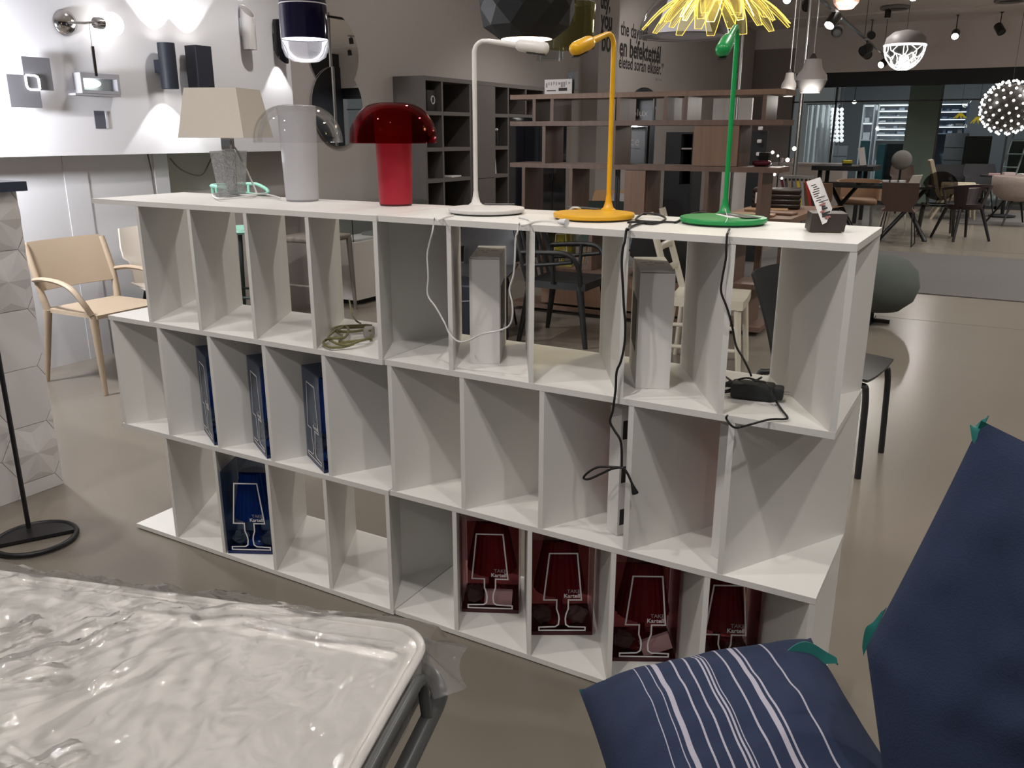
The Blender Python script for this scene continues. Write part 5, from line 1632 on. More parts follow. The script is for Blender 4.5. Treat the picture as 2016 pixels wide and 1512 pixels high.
# ================================================================== right-hand part of the hall
# steel pole with accessory rack
YP = 7.7
pb_ = W(1564, 345, y=YP)
t = prop('display_rack', 'steel floor-to-ceiling pole with a rail of hanging sample strips', 'rack', (pb_.x + .0, YP, 0))
MB().tube([(0, 0, 0.02), (0, 0, CEIL - .002)], .023, 16).build('pole', STEEL, t, smooth=60)
MB().lathe([(.12, 0.012), (.12, .018), (.03, .02)], 24).build('foot_plate', STEEL, t)
zr2 = pb_.z
MB().box(-.13, .22, -.10, -.07, zr2 - .03, zr2 + .0).build('rail', STEEL, t)
MB().box(-.02, .02, -.07, -.024, zr2 - .03, zr2).build('bracket', STEEL, t)
cols = [(.10, .01, .02), (.06, .06, .065), (.30, .22, .15), (.18, .18, .18), (.55, .40, .02), (.28, .28, .28), (.42, .03, .02), (.03, .03, .03)]
for k, c_ in enumerate(cols):
    x = -.11 + .042 * k
    tl = (-.09 + .02 * (k % 3))
    s_ = MB().box(-.013, .013, -.004, .004, -.30 - .02 * (k % 2), 0, Matrix.Translation((x, -.085, zr2 - .045)) @ Matrix.Rotation(tl * 3, 4, 'Y')).build('sample_strip', mat('strip_%d' % k, c_, .5), t)
    MB().ball((x, -.085, zr2 - .04), .014, 8, 6).build('hook', BLACK, s_)
# second thin steel pole near the lettered wall
a = W(1449, 240, y=9.0)
t = prop('steel_pole', 'slim steel pole near the lettered wall', 'pole', (a.x, 9.0, 0))
MB().tube([(0, 0, .012), (0, 0, CEIL - .002)], .02, 12).build('shaft', STEEL, t, smooth=60)
MB().lathe([(.1, 0), (.1, .012)], 20).build('foot_plate', STEEL, t)

# white counter and black high table
a, b = W(1520, 321, y=15.6), W(1660, 330, y=15.6)
zc_ = W(1560, 321, y=15.6).z
t = prop('counter', 'long white counter with pale worktop', 'counter', (a.x, 15.6, 0))
L_ = b.x - a.x
MB().box(0, L_, 0, .6, .08, zc_ - .04).build('body', mat('white_counter', (.62, .56, .54), .5), t)
MB().box(.03, L_ - .03, .03, .57, 0, .08).build('plinth', BLACK, t)
MB().box(-.02, L_ + .02, -.02, .62, zc_ - .0395, zc_).build('worktop', mat('pale_worktop', (.55, .51, .50), .4), t)
for k, (x, c_) in enumerate(((.05, (.6, .5, .5)), (.16, (.5, .1, .1)), (.26, (.6, .58, .56)))):
    q = prop('cup', ['pale pink mug on the white counter', 'dark red mug on the white counter', 'white mug on the white counter'][k], 'mug', (a.x + .1 + x, 15.75, zc_ + .001))
    MB().lathe([(.03, 0), (.036, .09), (.032, .09), (.027, .01)], 16, cap=True).build('mug_body', mat('mug_%d' % k, c_, .3), q, smooth=50)
    MB().tube([(.034, 0, .075), (.055, 0, .07), (.055, 0, .03), (.032, 0, .02)], .006, 6).build('handle', mat('mug_%d' % k, c_, .3), q)
a, b = W(1598, 326, y=13.4), W(1704, 328, y=13.4)
t = prop('high_table', 'thick black slab high table', 'table', (a.x, 13.4, 0))
L_ = b.x - a.x
zk = a.z
MB().box(0, L_ + .12, 0, 1.0, zk - .075, zk).build('slab', BLACKM, t)
for x in (.12, L_ - .1):
    for y in (.15, .85):
        MB().box(x - .03, x + .03, y - .03, y + .03, 0, zk - .076).build('leg', BLACKM, t)
q = prop('tray', 'small yellow and black box on the black high table', 'box', (a.x + .52, 13.65, zk + .001), .3)
MB().box(-.07, .07, -.05, .05, 0, .035).build('black_base', BLACK, q)
MB().rbox(-.075, .075, -.055, .055, .036, .09, .008).build('yellow_lid', mat('sulphur_yellow', (.55, .45, .03), .5), q)
q = prop('lectern_card', 'tilted white card on the black high table', 'card', (a.x + .80, 13.5, zk + .004))
MB().box(-.05, .05, 0, .006, .014, .30, Matrix.Rotation(-.22, 4, 'Y')).build('card_face', CARDW, q)
MB().box(-.06, .06, -.03, .04, 0, .012).build('base', BRN, q)
# white chair pushed at the black table
t = prop('chair', 'pale plastic chair behind the glass table', 'chair', (W(1735, 360, y=13.0).x + .3, 12.95, 0), 2.9)
shell_chair(t, mat('pale_chair', (.50, .46, .40), .4), mat('pale_chair_leg', (.5, .46, .4), .4), .44, .84)
# glass dining table
zt_ = .745
a, b = W(1600, 362, z=zt_), W(1846, 374, z=zt_)
Yt = 11.2
xa, xb = W(1600, 372, y=Yt).x, W(1842, 374, y=Yt).x
t = prop('dining_table', 'smoked glass dining table on crossed black legs', 'table', ((xa + xb) / 2, Yt + .45, 0))
hl = (xb - xa) / 2
pts = [(-hl, -.42), (hl - .36, -.42)] + [(hl - .36 + .42 * math.cos(q) * .8, .42 * math.sin(q)) for q in [-PI / 2 + PI * i / 14 for i in range(1, 14)]] + [(hl - .36, .42), (-hl, .42)]
MB().prism(pts, zt_ - .035, zt_).build('glass_top', mat('smoked_table_glass', (.02, .021, .021), .04, spec=.8), t)
for s_ in (-1, 1):
    MB().tube([(s_ * .15, -.3, .0), (s_ * .65, .1, zt_ - .036)], .03, 8).build('leg', BLACK, t, smooth=60)
    MB().tube([(s_ * .75, -.3, 0.0), (s_ * .28, .1, zt_ - .036)], .03, 8).build('leg', BLACK, t, smooth=60)
for k in range(3):
    q = prop('glass_bowl', 'small clear glass dish on the smoked glass table', 'dish', ((xa + xb) / 2 + .12 + .11 * k, Yt + .35, zt_ + .001), 0, 'glass dishes on the smoked table')
    MB().lathe([(.02, 0), (.045, .03), (.05, .07), (.047, .07), (.04, .03)], 16).build('dish', mat('bright_glass', (.8, .8, .8), .05), q, smooth=60)
# plywood chair with wire legs, seen from behind
a = W(1762, 474, z=0)
def wire_chair(par, m_, top=.80):
    def sh(a_, b_):
        v = b_ * 2 - 1
        if a_ < .5:
            q = a_ / .5; x = .22 - .40 * q; z = .45 + .012 * v * v
        else:
            q = (a_ - .5) / .5; x = -.18 - .08 * q; z = .45 + (top - .45) * q ** .9
        wd = .225 * (1 - .3 * math.exp(-((a_ - .56) / .06) ** 2))
        return (x, v * wd, z)
    MB().sheet(sh, 24, 8, .012).build('shell', m_, par, smooth=70)
    for s_ in (-1, 1):
        MB().tube([(.15, s_ * .17, .44), (.24, s_ * .22, 0.006), (-.24, s_ * .22, .006), (-.15, s_ * .17, .44)], .0075, 8).build('wire_leg', BLACK, par, smooth=60)
t = prop('chair', 'brown plywood shell chair on black wire runners', 'chair', (a.x + .05, Yt - .36, 0), PI / 2)
wire_chair(t, wood('rosewood', (.085, .05, .042), (.12, .075, .062)), .83)
a = W(1655, 452, z=0)
t = prop('chair', 'light brown bentwood chair at the glass table', 'chair', (a.x - .05, Yt - .35, 0), 1.35)
wire_chair(t, wood('light_ply', (.20, .12, .07), (.26, .16, .10)), .80)
# tan leather barrel chair
TAN = mat('tan_leather', (.30, .185, .115), .55)
a = W(1692, 447, z=0)
t = prop('armchair', 'tan leather barrel armchair at the glass table', 'armchair', (a.x, Yt + 1.3, 0), -1.4)
MB().rbox(-.25, .27, -.26, .26, .40, .49, .035, 3).build('seat', TAN, t, smooth=60)
def brl(a_, b_):
    an = PI * (.28 + 1.44 * b_)
    return (.31 * math.cos(an) - .02, .32 * math.sin(an), .47 + .30 * a_ - .05 * (1 - math.cos(an - PI)) * a_ * .5)
MB().sheet(brl, 6, 24, .035).build('backrest', TAN, t, smooth=60)
leg4(t, STEEL, [((sx * .22, sy * .22, 0), (sx * .2, sy * .2, .405)) for sx in (-1, 1) for sy in (-1, 1)], .012, .014)
# smoked clear chair
SMK = thin('smoke_plastic', (.38, .36, .33), .20, .03)
a = W(1822, 460, z=0)
t = prop('chair', 'transparent smoke-tinted chair with oval back', 'chair', (a.x + .12, Yt + 1.25, 0), -1.45)
def ov(a_, b_):
    r = a_; an = 2 * PI * b_
    return (-.2 - .06 * r * math.sin(an), .24 * r * math.cos(an), .70 + .21 * r * math.sin(an))
MB().sheet(ov, 6, 28, .012).build('oval_back', SMK, t, smooth=60)
MB().sheet(seat_flat, 8, 8, .03).build('seat', SMK, t, smooth=50)
SMK2 = mat('smoke_leg', (.05, .048, .042), .12)
leg4(t, SMK2, [((sx * .24, sy * .23, 0), (sx * .19, sy * .2, .43)) for sx in (-1, 1) for sy in (-1, 1)], .018, .026)
for s_ in (-1, 1):
    MB().tube([(-.19, s_ * .15, .44), (-.2, s_ * .17, .58)], .014, 8).build('back_post', SMK2, t)
# cream high-back lounge chair
LNG = mat('cream_leather', (.52, .45, .33), .5)
a = W(1842, 432, z=0)
t = prop('lounge_chair', 'cream leather lounge chair with tall sloping back', 'armchair', (W(1875, 425, z=0).x, a.y + .3, 0), .15)
def lg_(a_, b_):
    P_ = bez([(-.42, 0, 1.02), (-.33, 0, .75), (-.22, 0, .42), (.05, 0, .40), (.38, 0, .45)], 6)
    i = a_ * (len(P_) - 1); j = min(int(i), len(P_) - 2); q = P_[j].lerp(P_[j + 1], i - j)
    return (q.x, -.27 + .54 * b_, q.z)
MB().sheet(lg_, 24, 4, .06).build('cushion', LNG, t, smooth=60)
for s_ in (-1, 1):
    MB().rbox(-.2, .36, s_ * .31 - .03, s_ * .31 + .03, .38, .62, .025).build('armrest', LNG, t, smooth=50)
    MB().tube([(-.15, s_ * .28, .38), (-.34, s_ * .28, .0)], .02, 8).build('leg', LNG, t)
    MB().tube([(.3, s_ * .28, .38), (.34, s_ * .28, .0)], .02, 8).build('leg', LNG, t)
# dark chair with cut-out back
PLM2 = mat('dark_plum_plastic', (.020, .010, .014), .5)
lf = [W(u, v, z=0) for u, v in ((1841, 470), (1874, 466), (1904, 478), (1936, 472))]
cx_ = sum((p.x for p in lf)) / 4; cy_ = sum((p.y for p in lf)) / 4
t = prop('armchair', 'dark plum tub chair with large cut-outs in its sides', 'chair', (cx_, cy_, 0), 2.2)
leg4(t, BLACK, [((sx * .27, sy * .27, 0), (sx * .16, sy * .16, .44)) for sx in (-1, 1) for sy in (-1, 1)], .018, .024)
def tubs(a_, b_):
    an = 2 * PI * b_
    r = .20 + .10 * a_ ** .8
    return (r * math.cos(an), r * 1.1 * math.sin(an), .43 + .30 * a_ + .05 * a_ * -math.cos(an))
mbt = MB(); full = MB(); full.sheet(tubs, 9, 40, .014)
# keep the wall only where the moulding has material: three ribs, the rim and the bowl
nu_, nv_ = 9, 40
keep = []
for i in range(nu_):
    for j in range(nv_):
        ang = (j + .5) / nv_ * 2 * PI
        rim = i >= 8; bowl = i < 2
        rib = min(abs((ang - c_ + PI) % (2 * PI) - PI) for c_ in (0.9, 2.3, 3.95, 5.4)) < .30
        front = abs((ang + PI) % (2 * PI) - PI) < .55
        if (rim or bowl or rib) and not (front and not bowl): keep.append((i, j))
g = lambda i, j: Vector(tubs(i / nu_, (j % nv_) / nv_))
for i, j in keep:
    A, B, Cq, D_ = g(i, j), g(i + 1, j), g(i + 1, j + 1), g(i, j + 1)
    nr = (B - A).cross(D_ - A).normalized() * .016
    mbt.add([A, B, Cq, D_, A + nr, B + nr, Cq + nr, D_ + nr], [(0, 1, 2, 3), (7, 6, 5, 4), (0, 4, 5, 1), (1, 5, 6, 2), (2, 6, 7, 3), (3, 7, 4, 0)])
mbt.build('cutout_shell', PLM2, t)
MB().lathe([(.001, .425), (.2, .43), (.22, .45), (.19, .455), (.001, .452)], 28).build('seat', PLM2, t, smooth=50)
# beige quilted tub chair on dark legs
a = W(1990, 447, z=0)
t = prop('tub_chair', 'beige quilted tub armchair on dark splayed legs', 'armchair', (a.x + .02, a.y + .35, 0), 2.0)
QB = mat('beige_quilt', (.36, .30, .27), .85, var=.08, scale=25, bump=.4, bscale=40)
MB().lathe([(.05, .36), (.22, .38), (.35, .47), (.40, .60), (.405, .76), (.385, .77), (.36, .60), (.25, .50), (.01, .48)], 36).build('tub', QB, t, smooth=70)
leg4(t, BLACK, [((sx * .30, sy * .30, 0), (sx * .12, sy * .12, .39)) for sx in (-1, 1) for sy in (-1, 1)], .014, .02)
# table behind with leaflets
a = W(1985, 348, y=15.9)
t = prop('side_table', 'dark table with leaflets behind the quilted tub chair', 'table', (a.x, 16.0, 0))
MB().lathe([(.45, a.z - .03), (.45, a.z)], 32).build('tabletop', BLACKM, t)
MB().lathe([(.22, 0), (.22, .02), (.03, .04), (.03, a.z - .031)], 20).build('pedestal', BLACKM, t)
for k, (dx, c_) in enumerate(((-.12, (.55, .35, .35)), (.1, (.6, .5, .48)), (.22, (.7, .7, .68)))):
    q = prop('leaflet', ['pinkish leaflet stack on the dark round table', 'rose leaflet stack on the dark round table', 'white leaflet curling on the dark round table'][k], 'leaflet', (a.x + [-.22, 0, .24][k], 15.9 + .08 * k, a.z + .024), .3 * k)
    MB().box(-.09, .09, -.07, .07, 0, .03 + .02 * (k == 1)).build('paper', mat('leaflet_%d' % k, c_, .6), q)
# dark chairs further back
for k, (u, y, lab) in enumerate(((1868, 16.9, 'black moulded chair behind the cream lounge chair'), (1926, 16.7, 'black wide-backed chair between lounge chair and tub chair'))):
    a = W(u, 400, y=y)
    t = prop('chair', lab, 'chair', (a.x, y, 0), -1.2)
    shell_chair(t, BLACKM, BLACK, .6, .88)
t = prop('chair', 'brown wooden chair with a grey cushion behind the counter', 'chair', (W(1776, 380, y=16.6).x, 16.6, 0), -1.2)
shell_chair(t, wood('dark_chair_wood', (.06, .035, .025), (.09, .055, .04)), BLACK, .46, .86)
q = prop('cushion', 'round grey cushion bag hung over the brown chair back', 'cushion', (W(1776, 310, y=15.9).x, 15.9, .0))
zq = W(1776, 312, y=15.9).z
MB().ball((0, 0, zq - .03), .18, 20, 12, (1, .5, 1)).build('cushion_body', mat('grey_knit', (.20, .195, .18), .95), q, smooth=60)
MB().tube([(0, 0, 0), (0, 0, zq - .2)], .02, 8).build('stand', BLACK, q)

# ================================================================== ceiling: track, spots, rings
HEADM = mat('dark_spot_metal', (.05, .047, .046), .3, metal=.6)
def spot_head(label, p, aim, lit=True, ring=.052, length=.14, group='track spotlights', up_to=CEIL):
    t = thing('track_spot', label, 'spotlight', (p[0], p[1], p[2]), 0, group)
    d = (Vector(aim) - Vector(p)).normalized()
    q = d.to_track_quat('Z', 'Y').to_matrix()
    MB().lathe([(.02, -length), (ring * .9, -length + .01), (ring, -length + .03), (ring, 0.0), (ring * .86, 0.0), (ring * .8, -.02)], 20, M=q, cap=True).build('housing', HEADM, t, smooth=40)
    MB().lathe([(.001, -.008), (ring * .8, -.008)], 18, M=q).build('lamp_face', glow('spot_face_on', (1, .96, .9), 14.0) if lit else mat('spot_face_off', (.10, .10, .10), .3), t)
    h = up_to - p[2]
    MB().tube([(-d.x * length * .5, -d.y * length * .5, -d.z * length * .5), (-d.x * length * .5, -d.y * length * .5, h - .031)], .009, 8).build('stem', HEADM, t)
    MB().box(-d.x * length * .5 - .03, -d.x * length * .5 + .03, -d.y * length * .5 - .09, -d.y * length * .5 + .09, h - .03, h - .001).build('adapter', mat('pale_adapter', (.42, .40, .39), .5), t)
    return t
for i, (a, b, e, c) in enumerate(SPOTS):  # also builds heads for the added bounce spots
    d = (Vector(b) - Vector(a)).normalized()
    spot_head('dark ceiling spotlight switched on', Vector(a) - d * .012, b, True, group='ceiling spotlights that are on')
TRK = 2.93
vis = [(1645, 50, (-.5, 8, .5), True), (1660, 62, (1.5, 4, 1), False), (1716, 70, (3, 6, 1), False), (1706, 100, (-2, 9, 1), False), (1727, 108, (4, 9, .3), False), (1743, 128, (-1.5, 13, .5), True), (1880, 72, (1.5, 12, .3), True), (1972, 64, (4, 15, .3), False), (1588, 14, (1.5, 6, .2), False), (1549, 0, (-1, 7, .6), True)]
VL = ['lit spotlight on the hung track, first from its near end', 'unlit spotlight on the hung track right behind the first lit one', 'unlit ceiling spotlight between the hung track and the lattice pendant', 'unlit spotlight on the hung track, third along it', 'unlit spotlight on the hung track, beside the lattice pendant', 'lit spotlight at the far end of the hung track', 'lit ceiling spotlight right of the lattice pendant, before the shopfront', 'unlit ceiling spotlight above the sphere chandelier', 'unlit ceiling spotlight at the top of the steel pole', 'lit ceiling spotlight left of the steel pole']
for k, (u, v, aim, lit) in enumerate(vis):
    low = k < 6
    p = W(u, v, z=2.74) if low else (W(u, v, y=17.1) if k in (6, 7) else W(u, v, z=3.42))
    if k == 5: p = W(u, v, y=16.9)
    if k == 2: low, p = False, W(u, v, y=17.1)
    if low: p.x = .446 - .0373 * (p.y - 10.54)
    spot_head(VL[k], p, aim, lit, .075, .2, group='far ceiling spotlights', up_to=TRK if low else CEIL)
    if lit:
        spot_light('far_spot', p + (Vector(aim) - p).normalized() * .03, aim, 60, 60)
t = thing('light_track', 'thin dark lighting track hung below the ceiling on rods', 'track', (.541, 8.0, TRK))
MB().box(-.018, .018, -1.0, 9.4, 0.002, .03, Matrix.Rotation(.0373, 4, 'Z')).build('rail', HEADM, t)
for y in (-.8, 2.5, 5.8, 9.2):
    MB().tube([(-.0373 * y, y, .03), (-.0373 * y, y, CEIL - TRK - .001)], .005, 6).build('drop_rod', HEADM, t)
for (u, v, lab) in ((1763, 6, 'round ceiling ring beside the beam'), (1990, -4, 'round ceiling ring at the far right of the beam')):
    p = W(u, v, y=15.6)
    t = thing('ceiling_ring', lab, 'ceiling light', (p.x, p.y, CEIL - .03 - (.03 if p.y > 16.2 else 0)))
    MB().tube([(.22 * math.cos(2 * PI * i / 32), .22 * math.sin(2 * PI * i / 32), 0) for i in range(32)], .028, 8, closed=True).build('rim', mat('ring_grey', (.25, .235, .23), .6), t, smooth=60)
    MB().lathe([(.001, .012), (.20, .012)], 24).build('inner_disc', CEILM, t)

# ================================================================== pendants
def hang(t, z, m_=CABLEB, r=.003):
    MB().tube([(0, 0, z), (0, 0, CEIL - t.location.z - .021)], r, 6).build('cord', m_, t)
    MB().lathe([(.045, CEIL - t.location.z - .02), (.045, CEIL - t.location.z - .001)], 20).build('ceiling_rose', m_, t)

# glossy blue-black capsule pendant with lit clear bottom
c = W(600, 78, d=4.0); k = 4.0 / FPX
t = thing('pendant_lamp', 'glossy midnight blue capsule pendant with clear glowing bowl', 'pendant lamp', (c.x, c.y, c.z))
R = 42 * k
MB().lathe([(R * .99, .0), (R * 1.0, .08), (R * .98, .135)], 36, cap=False).build('body_band', mat('midnight_gloss', (.010, .008, .030), .05), t, smooth=60)
MB().lathe([(R * .985, .136), (R * .98, .141)], 36, cap=False).build('pale_ring', PRINT, t, smooth=60)
MB().lathe([(R * .98, .142), (R * .93, .18), (R * .78, .215), (R * .5, .235), (.012, .245)], 36, cap=False).build('body_cap', mat('midnight_gloss', (.01, .008, .03)), t, smooth=60)
MB().lathe([(R * .99, -.001), (R * .97, -.035), (R * .84, -.07), (R * .55, -.088), (.001, -.092)], 36, cap=False).build('clear_bowl', thin('lit_bowl', (.92, .92, .98), .25, .02, haze=.10, hcol=(.95, .95, 1), fmul=.3), t, smooth=60)
MB().lathe([(.001, .004), (R * .96, .004)], 32).build('light_disc', glow('pendant_disc', (1, 1, 1), 1.6), t)
hang(t, .245)
spot_light('pendant_beam', c + Vector((0, 0, -.01)), c + Vector((0, 0, -1)), 8, 110)
# black faceted pendant
c = W(1037, 16, d=4.3); k = 4.3 / FPX
t = thing('pendant_lamp', 'matte black faceted diamond pendant', 'pendant lamp', (c.x, c.y, c.z))
R = 87 * k
lev = [(.56, -.135, 0), (.90, -.085, .5), (1.0, -.01, 0), (.985, .05, .5), (.80, .105, 0), (.45, .14, .5)]
n = 11; mb = MB(); vs = []; fs = []
for r, z, o in lev:
    vs += [(R * r * math.cos(2 * PI * (j + o) / n), R * r * math.sin(2 * PI * (j + o) / n), z) for j in range(n)]
for i in range(len(lev) - 1):
    odd = lev[i][2] > 0
    for j in range(n):
        j2 = (j + 1) % n
        if not odd:
            fs += [(i * n + j, i * n + j2, (i + 1) * n + j), ((i + 1) * n + j, i * n + j2, (i + 1) * n + j2)]
        else:
            fs += [(i * n + j, (i + 1) * n + j2, (i + 1) * n + j), (i * n + j, i * n + j2, (i + 1) * n + j2)]
fs.append(tuple(range(5 * n, 6 * n)))
mb.add(vs, fs).build('faceted_shade', mat('matte_black_shade', (.016, .017, .018), .55), t)
MB().lathe([(.001, -.1352), (R * .53, -.1352)], 32).build('light_disc', glow('warm_disc', (1, .90, .80), 2.2), t)
hang(t, .14)
# olive glass cylinder pendant
c = W(1127, 52, d=5.6); k = 5.6 / FPX
t = thing('pendant_lamp', 'olive tinted clear cylinder pendant behind the faceted one', 'pendant lamp', (c.x, c.y, c.z))
R = 41 * k; hh = 38 * k
MB().lathe([(R, -hh), (R, hh), (R - .004, hh), (R - .004, -hh)], 36, cap=False).build('cylinder', thin('olive_glass', (.66, .64, .45), .16, .02, haze=.10, hcol=(.5, .48, .3)), t, smooth=60)
MB().lathe([(R * .62, -hh - .06), (R * .62, -hh + .1)], 30, (-R * 1.1, 0.0, .0), cap=False).build('inner_ribbed_glass', thin('ribbed_glass', (.85, .87, .86), .3, .05), t, smooth=60)
MB().lathe([(.02, hh * .2), (.022, hh * .2 + .1)], 16).build('lamp_holder', CHROME, t)
MB().tube([(-R, 0, hh), (0, 0, hh + .05), (R, 0, hh)], .004, 6).build('top_bar', CHROME, t)
hang(t, hh + .05)
# clear dome pendant with white inner cone
c = W(1345, 72, d=5.3); k = 5.3 / FPX
t = thing('pendant_lamp', 'large clear dome pendant with a lit white inner cone', 'pendant lamp', (c.x, c.y, c.z))
R = 79 * k
pr = [(R * math.cos(q), R * .98 * math.sin(q)) for q in [PI / 2 * i / 14 for i in range(14)]] + [(.03, R * .98)]
MB().lathe(pr, 48, cap=False).build('clear_dome', thin('dome_clear', (.86, .85, .87), .16, .02), t, smooth=60)
MB().lathe([(R * .995, -.004), (R * 1.0, 0.0)], 48, cap=False).build('rim', mat('rim_grey', (.2, .19, .2), .2), t)
MB().lathe([(R * .66, .005), (R * .60, .05), (R * .40, .18), (R * .26, .29), (R * .22, .30)], 40, cap=False).build('inner_cone', mat('lit_cone', (.85, .83, .85), .6, emit=(1, .96, .97), estr=.42, var=0), t, smooth=60)
MB().lathe([(.001, .002), (R * .97, .003)], 40).build('diffuser', thin('diffuser_film', (.8, .8, .82), .12, .1, haze=.75, hcol=(.55, .54, .56)), t)
hang(t, R * .98)
# daisy pendant of glowing yellow petals
c = W(1412, -4, d=2.95); k = 2.95 / FPX
t = thing('pendant_lamp', 'flower pendant of clear petals with glowing yellow edges', 'pendant lamp', (c.x, c.y, c.z))
PET = thin('petal_acrylic', (.97, .95, .80), .22, .03, haze=.06, hcol=(1, .9, .4))
EDG = glow('petal_edge', (1.0, .80, .18), 1.5)
EDG2 = glow('petal_edge_hot', (1.0, .9, .45), 4.5)
R = 128 * k
for lay, (n, rr, z0, drop, o) in enumerate(((13, 1.0, .0, .085, 0), (10, .76, .015, .085, .5), (7, .5, .02, .075, .25))):
    for j in range(n):
        an = 2 * PI * (j + o) / n
        ca_, sa_ = math.cos(an), math.sin(an)
        def pet(a_, b_, ca_=ca_, sa_=sa_, rr=rr, z0=z0, drop=drop):
            r = R * rr * (.12 + .88 * a_)
            wd = .026 * math.sin(PI * min(1, .2 + .74 * a_)) ** .7 + .004
            z = z0 + .02 * math.sin(PI * a_) - drop * a_ ** 1.8
            v = (b_ * 2 - 1) * wd
            return (r * ca_ - v * sa_, r * sa_ + v * ca_, z)
        p = MB().sheet(pet, 8, 2, .003).build('petal', PET, t, smooth=50)
        edge = [Vector(pet(a_ / 8, 0)) for a_ in range(2, 9)] + [Vector(pet(1 - a_ / 8, 1)) for a_ in range(0, 7)]
        MB().tube(edge, .0012, 5).build('petal_edge', EDG if lay < 2 else EDG2, p)
MB().ball((0, 0, .04), .045, 16, 10).build('bulb', glow('daisy_bulb', (1, .93, .7), 12.0), t, smooth=60)
hang(t, .08)
bl = bpy.data.lights.new('daisy_light', 'POINT'); bl.energy = 7; bl.color = (1, .85, .5); bl.shadow_soft_size = .05
blo = bpy.data.objects.new('daisy_light', bl); COL.objects.link(blo); blo.location = c + Vector((0, 0, -.03))
# lattice dome pendant
c = W(1782, 88, d=12.6); k = 12.6 / FPX
t = thing('pendant_lamp', 'grey dome pendant with glowing leaf-vein lattice', 'pendant lamp', (c.x, c.y, c.z))
R = 32.5 * k
LAT = glow('lattice_glow', (1, 1, .98), 1.5)
MB().lathe([(R, 0), (R * .93, R * .35), (R * .6, R * .62), (.02, R * .72)], 32, cap=False).build('cap', mat('grey_cap', (.22, .20, .2), .5), t, smooth=60)
MB().tube([(R * .985 * math.cos(2 * PI * i / 32), R * .985 * math.sin(2 * PI * i / 32), -.012) for i in range(32)], .016, 6, closed=True).build('glow_ring', LAT, t)
MB().lathe([(R * .93 * math.cos(q), -.02 - R * 1.10 * math.sin(q)) for q in [PI / 2 * i / 12 for i in range(12)]] + [(.001, -.02 - R * 1.1)], 30, cap=False).build('inner_shell', mat('lattice_grey', (.10, .10, .10), .5), t, smooth=60)
rr_ = random.Random(5)
def sp3(an, q):
    th = q * PI / 2 * .98
    return Vector((R * .99 * math.cos(an) * math.cos(th), R * .99 * math.sin(an) * math.cos(th), -.02 - R * 1.16 * math.sin(th)))
for j in range(11):
    for sg_ in (-1, 1):
        a0 = 2 * PI * j / 11 + .1 * sg_
        ph = rr_.uniform(0, 6)
        MB().tube([sp3(a0 + sg_ * (.9 * s / 8 + .12 * math.sin(s * 1.9 + ph)), .02 + .86 * s / 8) for s in range(9)], .0065, 5).build('vein', LAT, t)
for q in (.28, .58):
    MB().tube([sp3(2 * PI * i / 30, q + .07 * math.sin(i * 1.7)) for i in range(30)], .0065, 5, closed=True).build('vein', LAT, t)
hang(t, R * .72)
# bell pendants
BELL = mat('white_bell', (.60, .56, .54), .5); BELG = mat('grey_bell', (.26, .25, .25), .5)
for (u, v, wpx, hpx, D_, m1, lab) in ((1595, 152, 34, 62, 7.6, BELL, 'large white and grey bell pendant by the steel pole'), (1551, 168, 26, 44, 8.6, BELL, 'small white bell pendant left of the steel pole'), (1561, 158, 13, 22, 11.2, BELG, 'tiny grey bell pendant hanging behind the small white one')):
    c = W(u, v + hpx / 2, d=D_); k = D_ / FPX
    t = thing('pendant_lamp', lab, 'pendant lamp', (c.x, c.y, c.z))
    w_, h_ = wpx * k / 2 * 1.55 if wpx == 34 else wpx * k / 2 * 1.0, hpx * k
    MB().lathe([(w_ * .62, 0), (w_ * .85, h_ * .16), (w_ * 1.0, h_ * .34)], 28, cap=False).build('lower_ring', BELG, t, smooth=60)
    MB().lathe([(w_ * 1.0, h_ * .341), (w_ * .95, h_ * .48), (w_ * .62, h_ * .66), (w_ * .5, h_ * .90)], 28, cap=False).build('bell', m1, t, smooth=60)
    MB().lathe([(w_ * .3, h_ * .9), (w_ * .1, h_ * 1.05)], 20).build('top_cone', BRN, t)
    MB().lathe([(.001, .006), (w_ * .6, .006)], 24).build('light_disc', glow('bell_disc', (1, .95, .9), 5.0), t)
    hang(t, h_ * 1.04, CABLEW, .004)
# peach glass pendant at the top
c = W(1667, -4, d=8.5); k = 8.5 / FPX
t = thing('pendant_lamp', 'peach tinted faceted glass pendant', 'pendant lamp', (c.x, c.y, c.z))
MB().lathe([(12 * k, -17 * k), (20 * k, -8 * k), (24 * k, 6 * k), (18 * k, 24 * k), (6 * k, 30 * k)], 8).build('glass_body', mat('peach_glow', (.8, .42, .3), .3, emit=(1, .6, .48), estr=.35), t)
hang(t, 30 * k)
# glowing sphere chandelier
c = W(1986, 212, d=13.0); k = 13.0 / FPX
t = thing('chandelier', 'spherical chandelier of many small glowing glass balls', 'chandelier', (c.x, c.y, c.z))
R = 42 * k
n = 150
gm = glow('chandelier_ball', (1, .98, .95), 2.2)
bme = None
for j in range(n):
    z = 1 - 2 * (j + .5) / n
    an = j * 2.39996
    r = math.sqrt(1 - z * z)
    if j == 0:
        o = MB().ball((0, 0, 0), .017, 8, 6).build('glass_ball', gm, t)
        bme = o.data
    else:
        o = bpy.data.objects.new('glass_ball', bme); COL.objects.link(o); o.parent = t
    o.location = (R * r * math.cos(an), R * r * math.sin(an), R * z)
MB().ball((0, 0, 0), R * .9, 20, 14).build('dark_core', mat('chandelier_core', (.05, .045, .04), .4), t, smooth=60)
hang(t, R)
def glow_point(loc, watts, col=(1, .95, .88), r=.12):
    l = bpy.data.lights.new('lamp_glow', 'POINT'); l.energy = watts; l.color = col; l.shadow_soft_size = r
    o = bpy.data.objects.new('lamp_glow', l); COL.objects.link(o); o.location = loc
